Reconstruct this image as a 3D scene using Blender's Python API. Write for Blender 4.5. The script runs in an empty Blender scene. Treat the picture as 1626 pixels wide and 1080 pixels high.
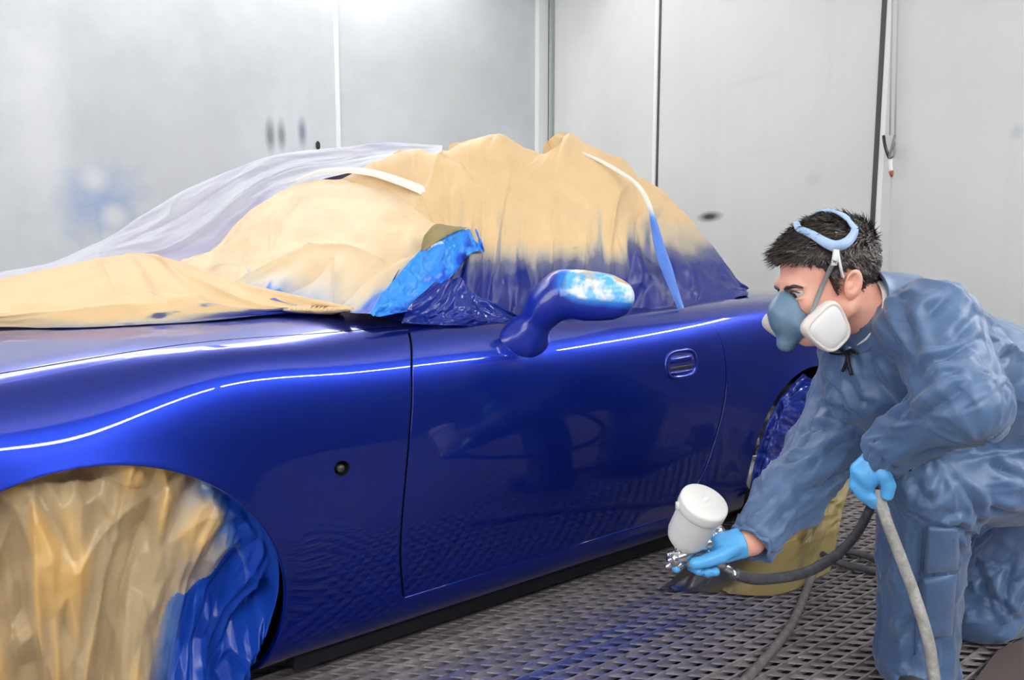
import bpy, math, random
import numpy as np
from mathutils import Vector
R0 = np.random.RandomState(7); random.seed(7)
SC = bpy.context.scene
COL = SC.collection

# ------------------------------------------------------------ camera
F_PX = 1061.0
CAM = np.array([-.064, -1.35, .975]); YAW = math.atan2(.823, .568); PIT = math.radians(-5.92)
FW = np.array([math.cos(YAW)*math.cos(PIT), math.sin(YAW)*math.cos(PIT), math.sin(PIT)])
RT = np.cross(FW, [0, 0, 1.]); RT /= np.linalg.norm(RT); UP = np.cross(RT, FW)
cam = bpy.data.objects.new('camera', bpy.data.cameras.new('camera')); COL.objects.link(cam)
cam.location = CAM
cam.rotation_euler = Vector(FW).to_track_quat('-Z', 'Y').to_euler()
cam.data.sensor_width = 36.0; cam.data.lens = F_PX/1626*36; cam.data.clip_start = .02
SC.camera = cam
# ------------------------------------------------------------ exposure and world
SC.view_settings.view_transform = 'Standard'; SC.view_settings.look = 'None'
SC.view_settings.gamma = 1.0; SC.view_settings.use_curve_mapping = False
SC.view_settings.exposure = 0.10
W = bpy.data.worlds.new('world'); SC.world = W; W.use_nodes = True
W.node_tree.nodes['Background'].inputs[0].default_value = (.9, .95, 1, 1)
W.node_tree.nodes['Background'].inputs[1].default_value = 0.05
LIGHT_PANEL = 5.0     # emission of the ceiling diffusers
LIGHT_TUBE = 50.0     # emission of the long wall tubes

# ------------------------------------------------------------ measuring helpers: points where a line of sight meets a plane
def sight(px, py): return FW + RT*(px-813)/F_PX - UP*(py-540)/F_PX
def atY(px, py, Y): d = sight(px, py); return CAM + d*((Y-CAM[1])/d[1])
def atX(px, py, X): d = sight(px, py); return CAM + d*((X-CAM[0])/d[0])
def atZ(px, py, Z): d = sight(px, py); return CAM + d*((Z-CAM[2])/d[2])
def atD(px, py, D): return CAM + sight(px, py)*D

# ------------------------------------------------------------ scene helpers
def tagit(o, label=None, cat=None, group=None, kind=None):
    if label: o['label'] = label
    if cat: o['category'] = cat
    if group: o['group'] = group
    if kind: o['kind'] = kind
    return o
def empty(name, loc, label=None, cat=None, group=None):
    o = bpy.data.objects.new(name, None); COL.objects.link(o); o.location = tuple(loc)
    o.empty_display_size = .1
    return tagit(o, label, cat, group)
def mesh(name, V, Fc, m, parent=None, smooth=True, normals=None, label=None, attr=None):
    me = bpy.data.meshes.new(name)
    V = np.asarray(V, float)
    if parent is not None: V = V - np.array(parent.matrix_basis.translation if parent.parent is None else parent.parent.matrix_basis.translation)
    me.from_pydata(V.tolist(), [], Fc.tolist() if isinstance(Fc, np.ndarray) else Fc)
    me.materials.append(m)
    if smooth: me.polygons.foreach_set('use_smooth', [True]*len(me.polygons))
    if attr is not None:
        for k, a in attr.items():
            at = me.attributes.new(k, 'FLOAT', 'POINT'); at.data.foreach_set('value', np.asarray(a, np.float32))
    me.update()
    if normals is not None: me.normals_split_custom_set_from_vertices([tuple(n) for n in normals])
    o = bpy.data.objects.new(name, me); COL.objects.link(o)
    if parent is not None: o.parent = parent
    if label: o['label'] = label
    return o
def gridfaces(nu, nv, off=0, flip=False, closeu=False, closev=False):
    iu = np.arange(nu if closeu else nu-1); iv = np.arange(nv if closev else nv-1)
    A, B = np.meshgrid(iu, iv, indexing='ij'); A2 = (A+1) % nu; B2 = (B+1) % nv
    q = np.stack([A*nv+B, A2*nv+B, A2*nv+B2, A*nv+B2], -1).reshape(-1, 4)+off
    return q[:, ::-1] if flip else q
class MB:
    """collects pieces of one mesh"""
    def __init__(s): s.V = []; s.F = []; s.n = 0
    def add(s, V, F):
        V = np.asarray(V, float); s.V.append(V)
        s.F += [[int(i)+s.n for i in f] for f in F]; s.n += len(V); return s
    def box(s, c, d, R=None):
        c = np.asarray(c, float); d = np.asarray(d, float)/2
        v = np.array([[x, y, z] for x in (-1, 1) for y in (-1, 1) for z in (-1, 1)])*d
        if R is not None: v = v @ np.asarray(R).T
        return s.add(v+c, [[0, 1, 3, 2], [4, 6, 7, 5], [0, 4, 5, 1], [2, 3, 7, 6], [0, 2, 6, 4], [1, 5, 7, 3]])
    def tube(s, pts, r, n=10, cap=True):
        P = np.asarray(pts, float); m = len(P); r = np.broadcast_to(r, (m,))
        T = np.gradient(P, axis=0); T /= np.linalg.norm(T, axis=1, keepdims=True)+1e-12
        a = np.array([0, 0, 1.]) if abs(T[0, 2]) < .9 else np.array([1., 0, 0])
        N = np.cross(T[0], a); N /= np.linalg.norm(N); rows = []
        for i in range(m):
            N = N - T[i]*(N@T[i]); N /= np.linalg.norm(N); Bn = np.cross(T[i], N)
            th = np.arange(n)*2*np.pi/n
            rows.append(P[i]+r[i]*(np.cos(th)[:, None]*N+np.sin(th)[:, None]*Bn))
        V = np.concatenate(rows); F = gridfaces(m, n, closev=True).tolist()
        if cap:
            F.append(list(range(n))); F.append(list(range((m-1)*n, m*n))[::-1])
        return s.add(V, F)
    def lathe(s, prof, o, ax, n=32, cap=True):
        """prof: (radius, height along ax)"""
        ax = np.asarray(ax, float); ax = ax/np.linalg.norm(ax); a = np.array([0, 0, 1.]) if abs(ax[2]) < .9 else np.array([1., 0, 0])
        N = np.cross(ax, a); N /= np.linalg.norm(N); B = np.cross(ax, N); th = np.arange(n)*2*np.pi/n
        rows = [np.asarray(o)+ax*h+r*(np.cos(th)[:, None]*N+np.sin(th)[:, None]*B) for r, h in prof]
        V = np.concatenate(rows); F = gridfaces(len(prof), n, closev=True, flip=True).tolist()
        if cap:
            if prof[0][0] > 1e-5: F.append(list(range(n)))
            if prof[-1][0] > 1e-5: F.append(list(range((len(prof)-1)*n, len(prof)*n))[::-1])
        return s.add(V, F)
    def build(s, name, m, parent=None, smooth=True, label=None):
        return mesh(name, np.concatenate(s.V), s.F, m, parent, smooth, label=label)
def autosmooth(o, ang=35):
    me = o.data; me.update()
    import bmesh
    bm = bmesh.new(); bm.from_mesh(me)
    for e in bm.edges:
        if len(e.link_faces) == 2 and e.calc_face_angle(0) > math.radians(ang): e.smooth = False
    bm.to_mesh(me); bm.free(); return o
def bevel(o, w, seg=2):
    md = o.modifiers.new('bevel', 'BEVEL'); md.width = w; md.segments = seg; md.limit_method = 'ANGLE'; return o

# ------------------------------------------------------------ numeric helpers
def spline(xs, ys, x):
    """natural cubic spline, ys may be (n,k)"""
    xs = np.asarray(xs, float); ys = np.asarray(ys, float); n = len(xs); h = np.diff(xs)
    A = np.eye(n); b = np.zeros(ys.shape)
    for i in range(1, n-1):
        A[i, i-1] = h[i-1]; A[i, i] = 2*(h[i-1]+h[i]); A[i, i+1] = h[i]
        b[i] = 6*((ys[i+1]-ys[i])/h[i]-(ys[i]-ys[i-1])/h[i-1])
    M = np.linalg.solve(A, b); x = np.asarray(x, float); i = np.clip(np.searchsorted(xs, x)-1, 0, n-2)
    sh = (...,)+(None,)*(ys.ndim-1)
    d0 = (x-xs[i])[sh]; d1 = (xs[i+1]-x)[sh]; hh = h[i][sh]
    return (M[i]*d1**3+M[i+1]*d0**3)/(6*hh)+(ys[i]/hh-M[i]*hh/6)*d1+(ys[i+1]/hh-M[i+1]*hh/6)*d0
def bspline(P, t):
    """clamped cubic b-spline curve through (approx) P (n,k), t in 0..1"""
    n = len(P); k = 3; kn = np.concatenate([[0]*3, np.linspace(0, 1, n-2), [1]*3]); t = np.clip(t, 0, 1-1e-9)
    N = [((t >= kn[i]) & (t < kn[i+1])).astype(float) for i in range(n+3)]
    for d in range(1, 4):
        N2 = []
        for i in range(n+3-d):
            a = kn[i+d]-kn[i]; b = kn[i+d+1]-kn[i+1]; v = 0
            if a > 0: v = v+(t-kn[i])/a*N[i]
            if b > 0: v = v+(kn[i+d+1]-t)/b*N[i+1]
            N2.append(v if not np.isscalar(v) else np.zeros_like(t))
        N = N2
    B = np.stack(N[:n], -1); return B @ np.asarray(P)
def catmull(P, m):
    """P (n,...) -> (m,...) along axis 0 (smooth interpolation)"""
    P = np.asarray(P, float); n = len(P); t = np.linspace(0, n-1, m); i = np.clip(t.astype(int), 0, n-2); f = (t-i).reshape((-1,)+(1,)*(P.ndim-1))
    E = np.concatenate([[2*P[0]-P[1]], P, [2*P[-1]-P[-2]]])
    a, b, c, d = E[i], E[i+1], E[i+2], E[i+3]
    return .5*(2*b+(c-a)*f+(2*a-5*b+4*c-d)*f**2+(-a+3*b-3*c+d)*f**3)
def gridsurf(C, nu, nv):
    C = np.asarray(C, float); S = catmull(C, nu); return np.swapaxes(catmull(np.swapaxes(S, 0, 1), nv), 0, 1)
def gnormals(S):
    du = np.gradient(S, axis=0); dv = np.gradient(S, axis=1); n = np.cross(du, dv)
    return n/(np.linalg.norm(n, axis=-1, keepdims=True)+1e-12)
def hash2(ix, iy, seed): 
    h = np.sin(ix*127.1+iy*311.7+seed*74.7)*43758.5453; return h-np.floor(h)
def vnoise(x, y, seed=0):
    ix = np.floor(x); iy = np.floor(y); fx = x-ix; fy = y-iy; fx = fx*fx*(3-2*fx); fy = fy*fy*(3-2*fy)
    a = hash2(ix, iy, seed); b = hash2(ix+1, iy, seed); c = hash2(ix, iy+1, seed); d = hash2(ix+1, iy+1, seed)
    return (a*(1-fx)+b*fx)*(1-fy)+(c*(1-fx)+d*fx)*fy
def fbm(x, y, seed=0, o=4):
    return sum(vnoise(x*2**k, y*2**k, seed+k*13)*.5**k for k in range(o))/sum(.5**k for k in range(o))-.5
def crumple(x, y, seed, k=1.0):
    """faceted creases: lower envelope of tilted cones on a jittered grid (cell size 1)"""
    x = x+.35*(fbm(x*.8, y*.8, seed+5, 2)); y = y+.35*(fbm(x*.8+9, y*.8, seed+6, 2))
    ix = np.floor(x); iy = np.floor(y); best = np.full(x.shape, 9.)
    for a in (-1, 0, 1):
        for b in (-1, 0, 1):
            cx = ix+a; cy = iy+b
            px = cx+hash2(cx, cy, seed); py = cy+hash2(cx, cy, seed+1); hh = hash2(cx, cy, seed+2)
            gx = hash2(cx, cy, seed+3)-.5; gy = hash2(cx, cy, seed+4)-.5
            d = (x-px)**2+(y-py)**2
            best = np.minimum(best, .55*np.sqrt(d+.004)+hh*.5+.9*(gx*(x-px)+gy*(y-py)))
    return best-.5
def facet(x, y, seed):
    """flat triangular facets meeting in sharp creases"""
    x = x+.45*fbm(x*.6, y*.6, seed+5, 2)*2; y = y+.45*fbm(x*.6+9, y*.6, seed+6, 2)*2
    k = (x+y)*.3660254; xs = x+k; ys = y+k; ix = np.floor(xs); iy = np.floor(ys); fx = xs-ix; fy = ys-iy
    a = hash2(ix, iy, seed); c = hash2(ix+1, iy+1, seed); b = np.where(fx > fy, hash2(ix+1, iy, seed), hash2(ix, iy+1, seed))
    hi = np.maximum(fx, fy); lo = np.minimum(fx, fy)
    return a*(1-hi)+b*(hi-lo)+c*lo-.5
def sstep(a, b, x): t = np.clip((x-a)/(b-a), 0, 1); return t*t*(3-2*t)

# ------------------------------------------------------------ materials
def mat(name, col, rough=.5, metal=0, coat=0, coat_rough=.03, emit=None, es=0, spec=.5, alpha=1, trans=0, sub=0):
    m = bpy.data.materials.new(name); m.use_nodes = True; b = m.node_tree.nodes['Principled BSDF']
    b.inputs['Base Color'].default_value = (*col, 1); b.inputs['Roughness'].default_value = rough
    b.inputs['Metallic'].default_value = metal; b.inputs['Coat Weight'].default_value = coat
    b.inputs['Coat Roughness'].default_value = coat_rough; b.inputs['Specular IOR Level'].default_value = spec
    b.inputs['Alpha'].default_value = alpha; b.inputs['Transmission Weight'].default_value = trans
    if sub: b.inputs['Subsurface Weight'].default_value = sub; b.inputs['Subsurface Radius'].default_value = (.02, .008, .004)
    if emit: b.inputs['Emission Color'].default_value = (*emit, 1); b.inputs['Emission Strength'].default_value = es
    return m
def nodes(m): return m.node_tree.nodes, m.node_tree.links, m.node_tree.nodes['Principled BSDF']
def srgb(r, g, b): return tuple(((c/255+.055)/1.055)**2.4 if c > 10 else c/255/12.92 for c in (r, g, b))
def tex_noise(m, scale, detail=4, rough=.5, coord='Object', stretch=None, dist=0):
    N, L, b = nodes(m); tc = N.new('ShaderNodeTexCoord'); n = N.new('ShaderNodeTexNoise')
    n.inputs['Scale'].default_value = scale; n.inputs['Detail'].default_value = detail; n.inputs['Roughness'].default_value = rough
    n.inputs['Distortion'].default_value = dist
    if stretch:
        mp = N.new('ShaderNodeMapping'); mp.inputs['Scale'].default_value = stretch
        L.new(tc.outputs[coord], mp.inputs[0]); L.new(mp.outputs[0], n.inputs['Vector'])
    else: L.new(tc.outputs[coord], n.inputs['Vector'])
    return n
def ramp(m, src, stops):
    N, L, b = nodes(m); r = N.new('ShaderNodeValToRGB'); L.new(src, r.inputs[0]); e = r.color_ramp.elements
    while len(e) < len(stops): e.new(.5)
    for i, (p, c) in enumerate(stops): e[i].position = p; e[i].color = (*c, 1) if len(c) == 3 else c
    return r
def mixc(m, fac, a, b_, blend='MIX'):
    N, L, b = nodes(m); x = N.new('ShaderNodeMix'); x.data_type = 'RGBA'; x.blend_type = blend
    for s, v in ((x.inputs[0], fac), (x.inputs[6], a), (x.inputs[7], b_)):
        if hasattr(v, 'is_linked') or hasattr(v, 'links'): L.new(v, s)
        elif isinstance(v, (int, float)): s.default_value = v
        else: s.default_value = (*v, 1)
    return x.outputs[2]
def bump(m, src, strength=.2, dist=.01):
    N, L, b = nodes(m); bp = N.new('ShaderNodeBump'); bp.inputs['Strength'].default_value = strength; bp.inputs['Distance'].default_value = dist
    L.new(src, bp.inputs['Height']); L.new(bp.outputs[0], b.inputs['Normal']); return bp
def mathn(m, op, a, b_=None, c=None):
    N, L, b = nodes(m); x = N.new('ShaderNodeMath'); x.operation = op
    for i, v in enumerate((a, b_, c)):
        if v is None: continue
        if isinstance(v, (int, float)): x.inputs[i].default_value = v
        else: L.new(v, x.inputs[i])
    return x.outputs[0]
M = {}
M['paint'] = mat('blue_paint', (.003, .021, .30), .33, .85, 1.0, .015)
M['gap'] = mat('gap_black', (.003, .003, .006), .6)
M['rubber'] = mat('rubber', (.02, .02, .022), .75)
M['steel'] = mat('steel', (.75, .75, .76), .22, 1)
M['chrome'] = mat('chrome', (.85, .85, .86), .12, 1)
M['cup'] = mat('cup_plastic', (.78, .78, .75), .35, sub=.1)
M['black'] = mat('black_plastic', (.01, .01, .012), .35)
# ============================================================ THE SPRAY BOOTH
XE = 4.0; YS = float(atX(866, 200, XE)[1]); XF = -3.6; YN = -3.3; ZC = 3.9
def wallmat(name, base, dirt, axis, spots, streak=True):
    m = mat(name, base, .42, spec=.4); N, L, b = nodes(m)
    g = N.new('ShaderNodeNewGeometry'); sp = N.new('ShaderNodeSeparateXYZ'); L.new(g.outputs['Position'], sp.inputs[0])
    n1 = tex_noise(m, 1.1, 5, .6); c = mixc(m, ramp(m, n1.outputs[0], [(.38, (0, 0, 0)), (.72, (1, 1, 1))]).outputs[0], base, dirt)
    if streak:
        n2 = tex_noise(m, 3.0, 5, .65, stretch=(2.2, 2.2, .16)); c = mixc(m, ramp(m, n2.outputs[0], [(.5, (0, 0, 0)), (.85, (.3, .3, .3))]).outputs[0], c, tuple(x*.78 for x in base))
    nz = tex_noise(m, 7, 4, .6); nf = tex_noise(m, 26, 3, .6)
    for (a0, z0, ra, rz, col, st, wob) in spots:
        da = mathn(m, 'DIVIDE', mathn(m, 'SUBTRACT', sp.outputs[axis], a0), ra)
        dz = mathn(m, 'DIVIDE', mathn(m, 'SUBTRACT', sp.outputs[2], z0), rz)
        d = mathn(m, 'SQRT', mathn(m, 'ADD', mathn(m, 'MULTIPLY', da, da), mathn(m, 'MULTIPLY', dz, dz)))
        d = mathn(m, 'ADD', d, mathn(m, 'MULTIPLY', mathn(m, 'SUBTRACT', nz.outputs[0], .5), wob))
        f = mathn(m, 'MULTIPLY', ramp(m, d, [(.25, (1, 1, 1)), (1.0, (0, 0, 0))]).outputs[0], st)
        c = mixc(m, f, c, col)
    L.new(c, b.inputs['Base Color'])
    bump(m, n1.outputs[0], .08, .02)
    return m
def spotY(px, py, rx, ry, col, st, wob=.6):      # a mark on the far side wall
    p = atY(px, py, YS); q = atY(px+rx, py, YS); r = atY(px, py-ry, YS); return (p[0], p[2], abs(q[0]-p[0]), abs(r[2]-p[2]), col, st, wob)
def spotX(px, py, rx, ry, col, st, wob=.6):
    p = atX(px, py, XE); q = atX(px+rx, py, XE); r = atX(px, py-ry, XE); return (p[1], p[2], abs(q[1]-p[1]), abs(r[2]-p[2]), col, st, wob)
side_spots = [spotY(165, 320, 85, 75, (.24, .34, .56), .75, 1.6), spotY(150, 285, 30, 30, (.66, .67, .68), .8, 1.0), spotY(182, 345, 28, 26, (.68, .69, .69), .9, .8),
              spotY(429, 215, 10, 34, (.13, .15, .18), .85, .2), spotY(447, 215, 9, 30, (.16, .17, .2), .8, .2), spotY(480, 210, 9, 30, (.13, .17, .25), .8, .2), spotY(503, 240, 6, 20, (.3, .3, .32), .6, .2),
              spotY(300, 250, 150, 200, (.5, .51, .53), .5, 1.4), spotY(660, 90, 90, 110, (.5, .52, .53), .4, 1.2), spotY(60, 180, 60, 260, (.72, .73, .74), .5, 1.2), spotY(730, 140, 70, 160, (.56, .57, .57), .5, 1.2)]
end_spots = [spotX(1127, 344, 24, 10, (.05, .05, .05), 1.0, .12), spotX(1290, 285, 18, 16, (.5, .5, .5), .4, .5), spotX(1615, 210, 14, 16, (.4, .44, .52), .5, .5),
             spotX(960, 180, 60, 230, (.56, .57, .57), .45, 1.5), spotX(1200, 125, 60, 8, (.6, .6, .6), .5, .5), spotX(1240, 235, 200, 6, (.62, .62, .62), .3, .5)]
M['wall_side'] = wallmat('booth_wall_grey', (.63, .65, .67), (.5, .52, .54), 0, side_spots)
M['wall_end'] = wallmat('booth_wall_white', (.67, .675, .655), (.62, .625, .605), 1, end_spots)
M['wall_near'] = wallmat('booth_wall_near', (.10, .11, .13), (.07, .08, .10), 0, [])
M['ceil'] = mat('booth_ceiling', (.7, .71, .72), .6)
M['trimw'] = mat('trim_white', (.8, .82, .8), .4)
M['seam'] = mat('seam_dark', (.05, .05, .05), .6)
M['seamg'] = mat('seam_green_grey', (.3, .36, .34), .5)
M['pit'] = mat('pit_dark', (.02, .02, .025), .8)
def struct(o): o['kind'] = 'structure'; return o
def slab(name, x0, x1, y0, y1, z0, z1, m):
    return struct(MB().box(((x0+x1)/2, (y0+y1)/2, (z0+z1)/2), (x1-x0, y1-y0, z1-z0)).build(name, m, smooth=False))
slab('wall_left', XF, XE, YS, YS+.08, -.4, ZC, M['wall_side'])
slab('wall_back', XE, XE+.08, -.45, YS+.08, -.4, ZC, M['wall_end']); slab('wall_back_near', XE, XE+.08, YN, -.45, -.4, ZC, M['wall_near'])
slab('wall_right', XF, XE, YN-.08, YN, -.4, ZC, M['wall_near'])
slab('wall_front', XF-.08, XF, YN-.08, YS+.08, -.4, ZC, M['wall_near'])
slab('ceiling', XF, XE, YN, YS, ZC, ZC+.08, M['ceil'])
slab('floor_pit', XF, XE, YN, YS, -.45, -.4, M['pit'])
# trims of the end wall: joints between the wall sheets
k = 0
def vtrimX(px, w, dep, m, py=150):
    global k; k += 1
    y = float(atX(px, py, XE)[1]); return slab('trim_%d' % k, XE-dep, XE, y-w/2, y+w/2, 0, ZC, m)
def vtrimY(px, w, dep, m, py=100):
    global k; k += 1
    x = float(atY(px, py, YS)[0]); return slab('trim_%d' % k, x-w/2, x+w/2, YS-dep, YS, 0, ZC, m)
vtrimX(1046, .022, .004, M['seam']); vtrimX(1397, .028, .006, M['seam']); vtrimX(1405, .03, .002, M['trimw'])
vtrimX(879, .03, .03, M['seamg']); vtrimX(1040, .03, .002, M['trimw'])
vtrimY(534, .035, .012, M['trimw']); vtrimY(857, .11, .06, M['trimw'])
# ceiling light panels, in rows along the booth
M['diffuser'] = mat('lit_diffuser', (.9, .9, .9), .5, emit=(1, .99, .97), es=LIGHT_PANEL)
M['tube'] = mat('lit_tube', (.9, .9, .9), .5, emit=(1, 1, 1), es=LIGHT_TUBE)
M['tube_near'] = mat('lit_tube_near', (.9, .9, .9), .5, emit=(1, 1, 1), es=112)
def ceiling_light(x, y, lx, ly, lab):
    e = empty('ceiling_light', (x, y, ZC), lab, 'light', 'ceiling light panels')
    f = MB()
    for sx in (-1, 1): f.box((x+sx*lx/2, y, ZC-.03), (.04, ly+.04, .06))
    for sy in (-1, 1): f.box((x, y+sy*ly/2, ZC-.03), (lx, .04, .06))
    f.build('frame', M['trimw'], e, False); MB().box((x, y, ZC-.03), (lx-.04, ly-.04, .02)).build('diffuser', M['diffuser'], e, False)
for x in (-2.6, -.35, 1.9):
    for y in (3.5,): ceiling_light(x, y, 2.1, 1.2, 'large white framed lit panel in the booth ceiling')
def wall_fill_light(y, z, ly, lz, lab):
    e = empty('wall_fill_light', (XF, y, z), lab, 'light', 'lit wall panels'); f = MB()
    for sy in (-1, 1): f.box((XF+.03, y+sy*ly/2, z), (.06, .04, lz+.04))
    for sz in (-1, 1): f.box((XF+.03, y, z+sz*lz/2), (.06, ly, .04))
    f.build('frame', M['trimw'], e, False); MB().box((XF+.03, y, z), (.02, ly-.04, lz-.04)).build('diffuser', M['diffuser_fill'], e, False)
M['diffuser_fill'] = mat('lit_fill_diffuser', (.9, .9, .9), .5, emit=(1, .99, .97), es=5.0)
for y_ in (-2.0, -.2): wall_fill_light(y_, 1.55, 1.5, 1.7, 'unseen white framed lit panel added on the front wall to brighten the car')  # added out of view to brighten the front wing and wheel paper
def added_tube_end(y, z, L, lab):
    e = empty('tube_light', (XE-.1, y, z), lab, 'light', 'long tube lights')
    MB().box((XE-.04, y, z+.02), (.05, L, .14)).build('housing', M['trimw'], e, False); MB().tube([(XE-.1, y-L/2, z), (XE-.1, y+L/2, z)], .022, 10).build('tube', M['tube_near'], e)
def tube_light(x, y, z, L, tilt, lab):
    e = empty('tube_light', (x, y, z), lab, 'light', 'long tube lights')
    s = 1 if y < 0 else -1
    MB().box((x, y-s*.06, z+.02), (L, .05, .14)).build('housing', M['trimw'], e, False)
    MB().tube([(x-L/2, y, z), (x+L/2, y, z)], .022 if y < 0 else .014, 10).build('tube', M['tube'] if y > 0 else M['tube_near'], e)
for x in (-2.6, -.6, 1.4, 3.0): tube_light(x, YN+.12, 2.55, 1.9 if x < 2 else 1.2, 0, 'long white tube light high on the near booth wall')
added_tube_end(-1.95, 2.55, 2.4, 'unseen tube light added on the end wall to carry on the door highlight')  # added so that the highlight line runs on along the rear door
for x in (-2.6, -.6, 1.4, 3.0): tube_light(x, 2.78, ZC-.16, 1.9 if x < 2 else 1.2, 0, 'long white tube light between the ceiling panels')
# ---------------------------------------------- floor: open steel grating over a dark pit
m = M['grate'] = mat('grating', (.16, .145, .15), .6, .25); N, L, b = nodes(m)
n1 = tex_noise(m, 2.2, 5, .6); n2 = tex_noise(m, 14, 4, .7)
g = N.new('ShaderNodeNewGeometry'); sp = N.new('ShaderNodeSeparateXYZ'); L.new(g.outputs['Position'], sp.inputs[0])
c = mixc(m, ramp(m, n2.outputs[0], [(.35, (0, 0, 0)), (.7, (1, 1, 1))]).outputs[0], (.21, .185, .19), (.42, .37, .365))
# blue overspray that settled along the sill
dy = mathn(m, 'DIVIDE', mathn(m, 'ADD', sp.outputs[1], .13), .17); dy = mathn(m, 'MULTIPLY', dy, dy)
e_ = mathn(m, 'EXPONENT', mathn(m, 'MULTIPLY', dy, -1.0))
nb = tex_noise(m, 4, 4, .6, stretch=(.25, 9, 1))
fb = mathn(m, 'MULTIPLY', e_, ramp(m, nb.outputs[0], [(.35, (0, 0, 0)), (.6, (1, 1, 1))]).outputs[0])
fx_ = ramp(m, mathn(m, 'MULTIPLY', sp.outputs[0], .5), [(.55, (1, 1, 1)), (.95, (0, 0, 0))]).outputs[0]
L.new(mixc(m, mathn(m, 'MULTIPLY', mathn(m, 'MULTIPLY', fb, .85), fx_), c, (.02, .06, .34)), b.inputs['Base Color'])
gb = MB()
y = YN+.02
while y < YS:
    gb.box(((XF+XE)/2, y, -.011), (XE-XF, .0045, .022)); y += .036
ca, sa = math.cos(math.radians(137)), math.sin(math.radians(137)); Rz = np.array([[ca, -sa, 0], [sa, ca, 0], [0, 0, 1]])
tl = np.radians(16); Rx = np.array([[1, 0, 0], [0, math.cos(tl), -math.sin(tl)], [0, math.sin(tl), math.cos(tl)]]); RR = Rz @ Rx
# slanting strands between the long bars, clipped to the part of the booth that can be seen
s = -6.0
while s < 8.0:
    # line through (s,0) along (ca,sa); clip y range
    x0, x1 = XF, XE; ta = (YN-0)/sa; tb = (YS-0)/sa
    txa = (XE-s)/ca; txb = (XF-s)/ca
    t0 = max(min(ta, tb), min(txa, txb)); t1 = min(max(ta, tb), max(txa, txb))
    if t1-t0 > .05:
        tm = (t0+t1)/2; gb.box((s+ca*tm, sa*tm, -.008), (t1-t0, .0175, .004), RR)
    s += .030/sa
struct(gb.build('floor', M['grate'], smooth=False))
# hook and cord hanging at the panel joint
M['cord'] = mat('dirty_cord', (.42, .42, .41), .6)
h = empty('hanging_hook', atX(1412, 240, XE-.03), 'small dark wire hook with white cord end hanging at the wall joint', 'hook')
mb = MB()
for px, px2 in ((1417.5, 1413), (1427, 1421)): mb.tube([atX(px, -40, XE-.03), atX(px2, 215, XE-.03)], .0045, 6)
mb.build('cable', M['cord'], h)
MB().tube(catmull([atX(1403, 216, XE-.04), atX(1405, 230, XE-.06), atX(1410, 246, XE-.05), atX(1414, 253, XE-.04)], 14), .009, 8).build('hook', M['black'], h)
MB().tube(catmull([atX(1421, 215, XE-.04), atX(1416, 235, XE-.05), atX(1412, 250, XE-.05), atX(1419, 246, XE-.05), atX(1420, 225, XE-.04)], 20), .007, 8).build('wire', mat('wire_grey', (.2, .2, .2), .5, .5), h)
MB().tube(catmull([atX(1414, 252, XE-.04), atX(1413.5, 262, XE-.04), atX(1415, 272, XE-.04)], 8), [.012]*4+[.011]*4, 8).build('cord_end', M['trimw'], h)
MB().tube([atX(1415, 272, XE-.04), atX(1416, 281, XE-.04)], [.014, .006], 8).build('tip', mat('tip_red', (.3, .06, .02), .5), h)
MB().tube([atX(1416, 281, XE-.03), atX(1411, 520, XE-.03), atX(1409, 620, XE-.03)], .0045, 6).build('lower_cable', M['cord'], h)
# ============================================================ THE CAR (a small open sports car; its left side faces the camera)
YC = .84                 # centre line
NL = 14
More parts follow.
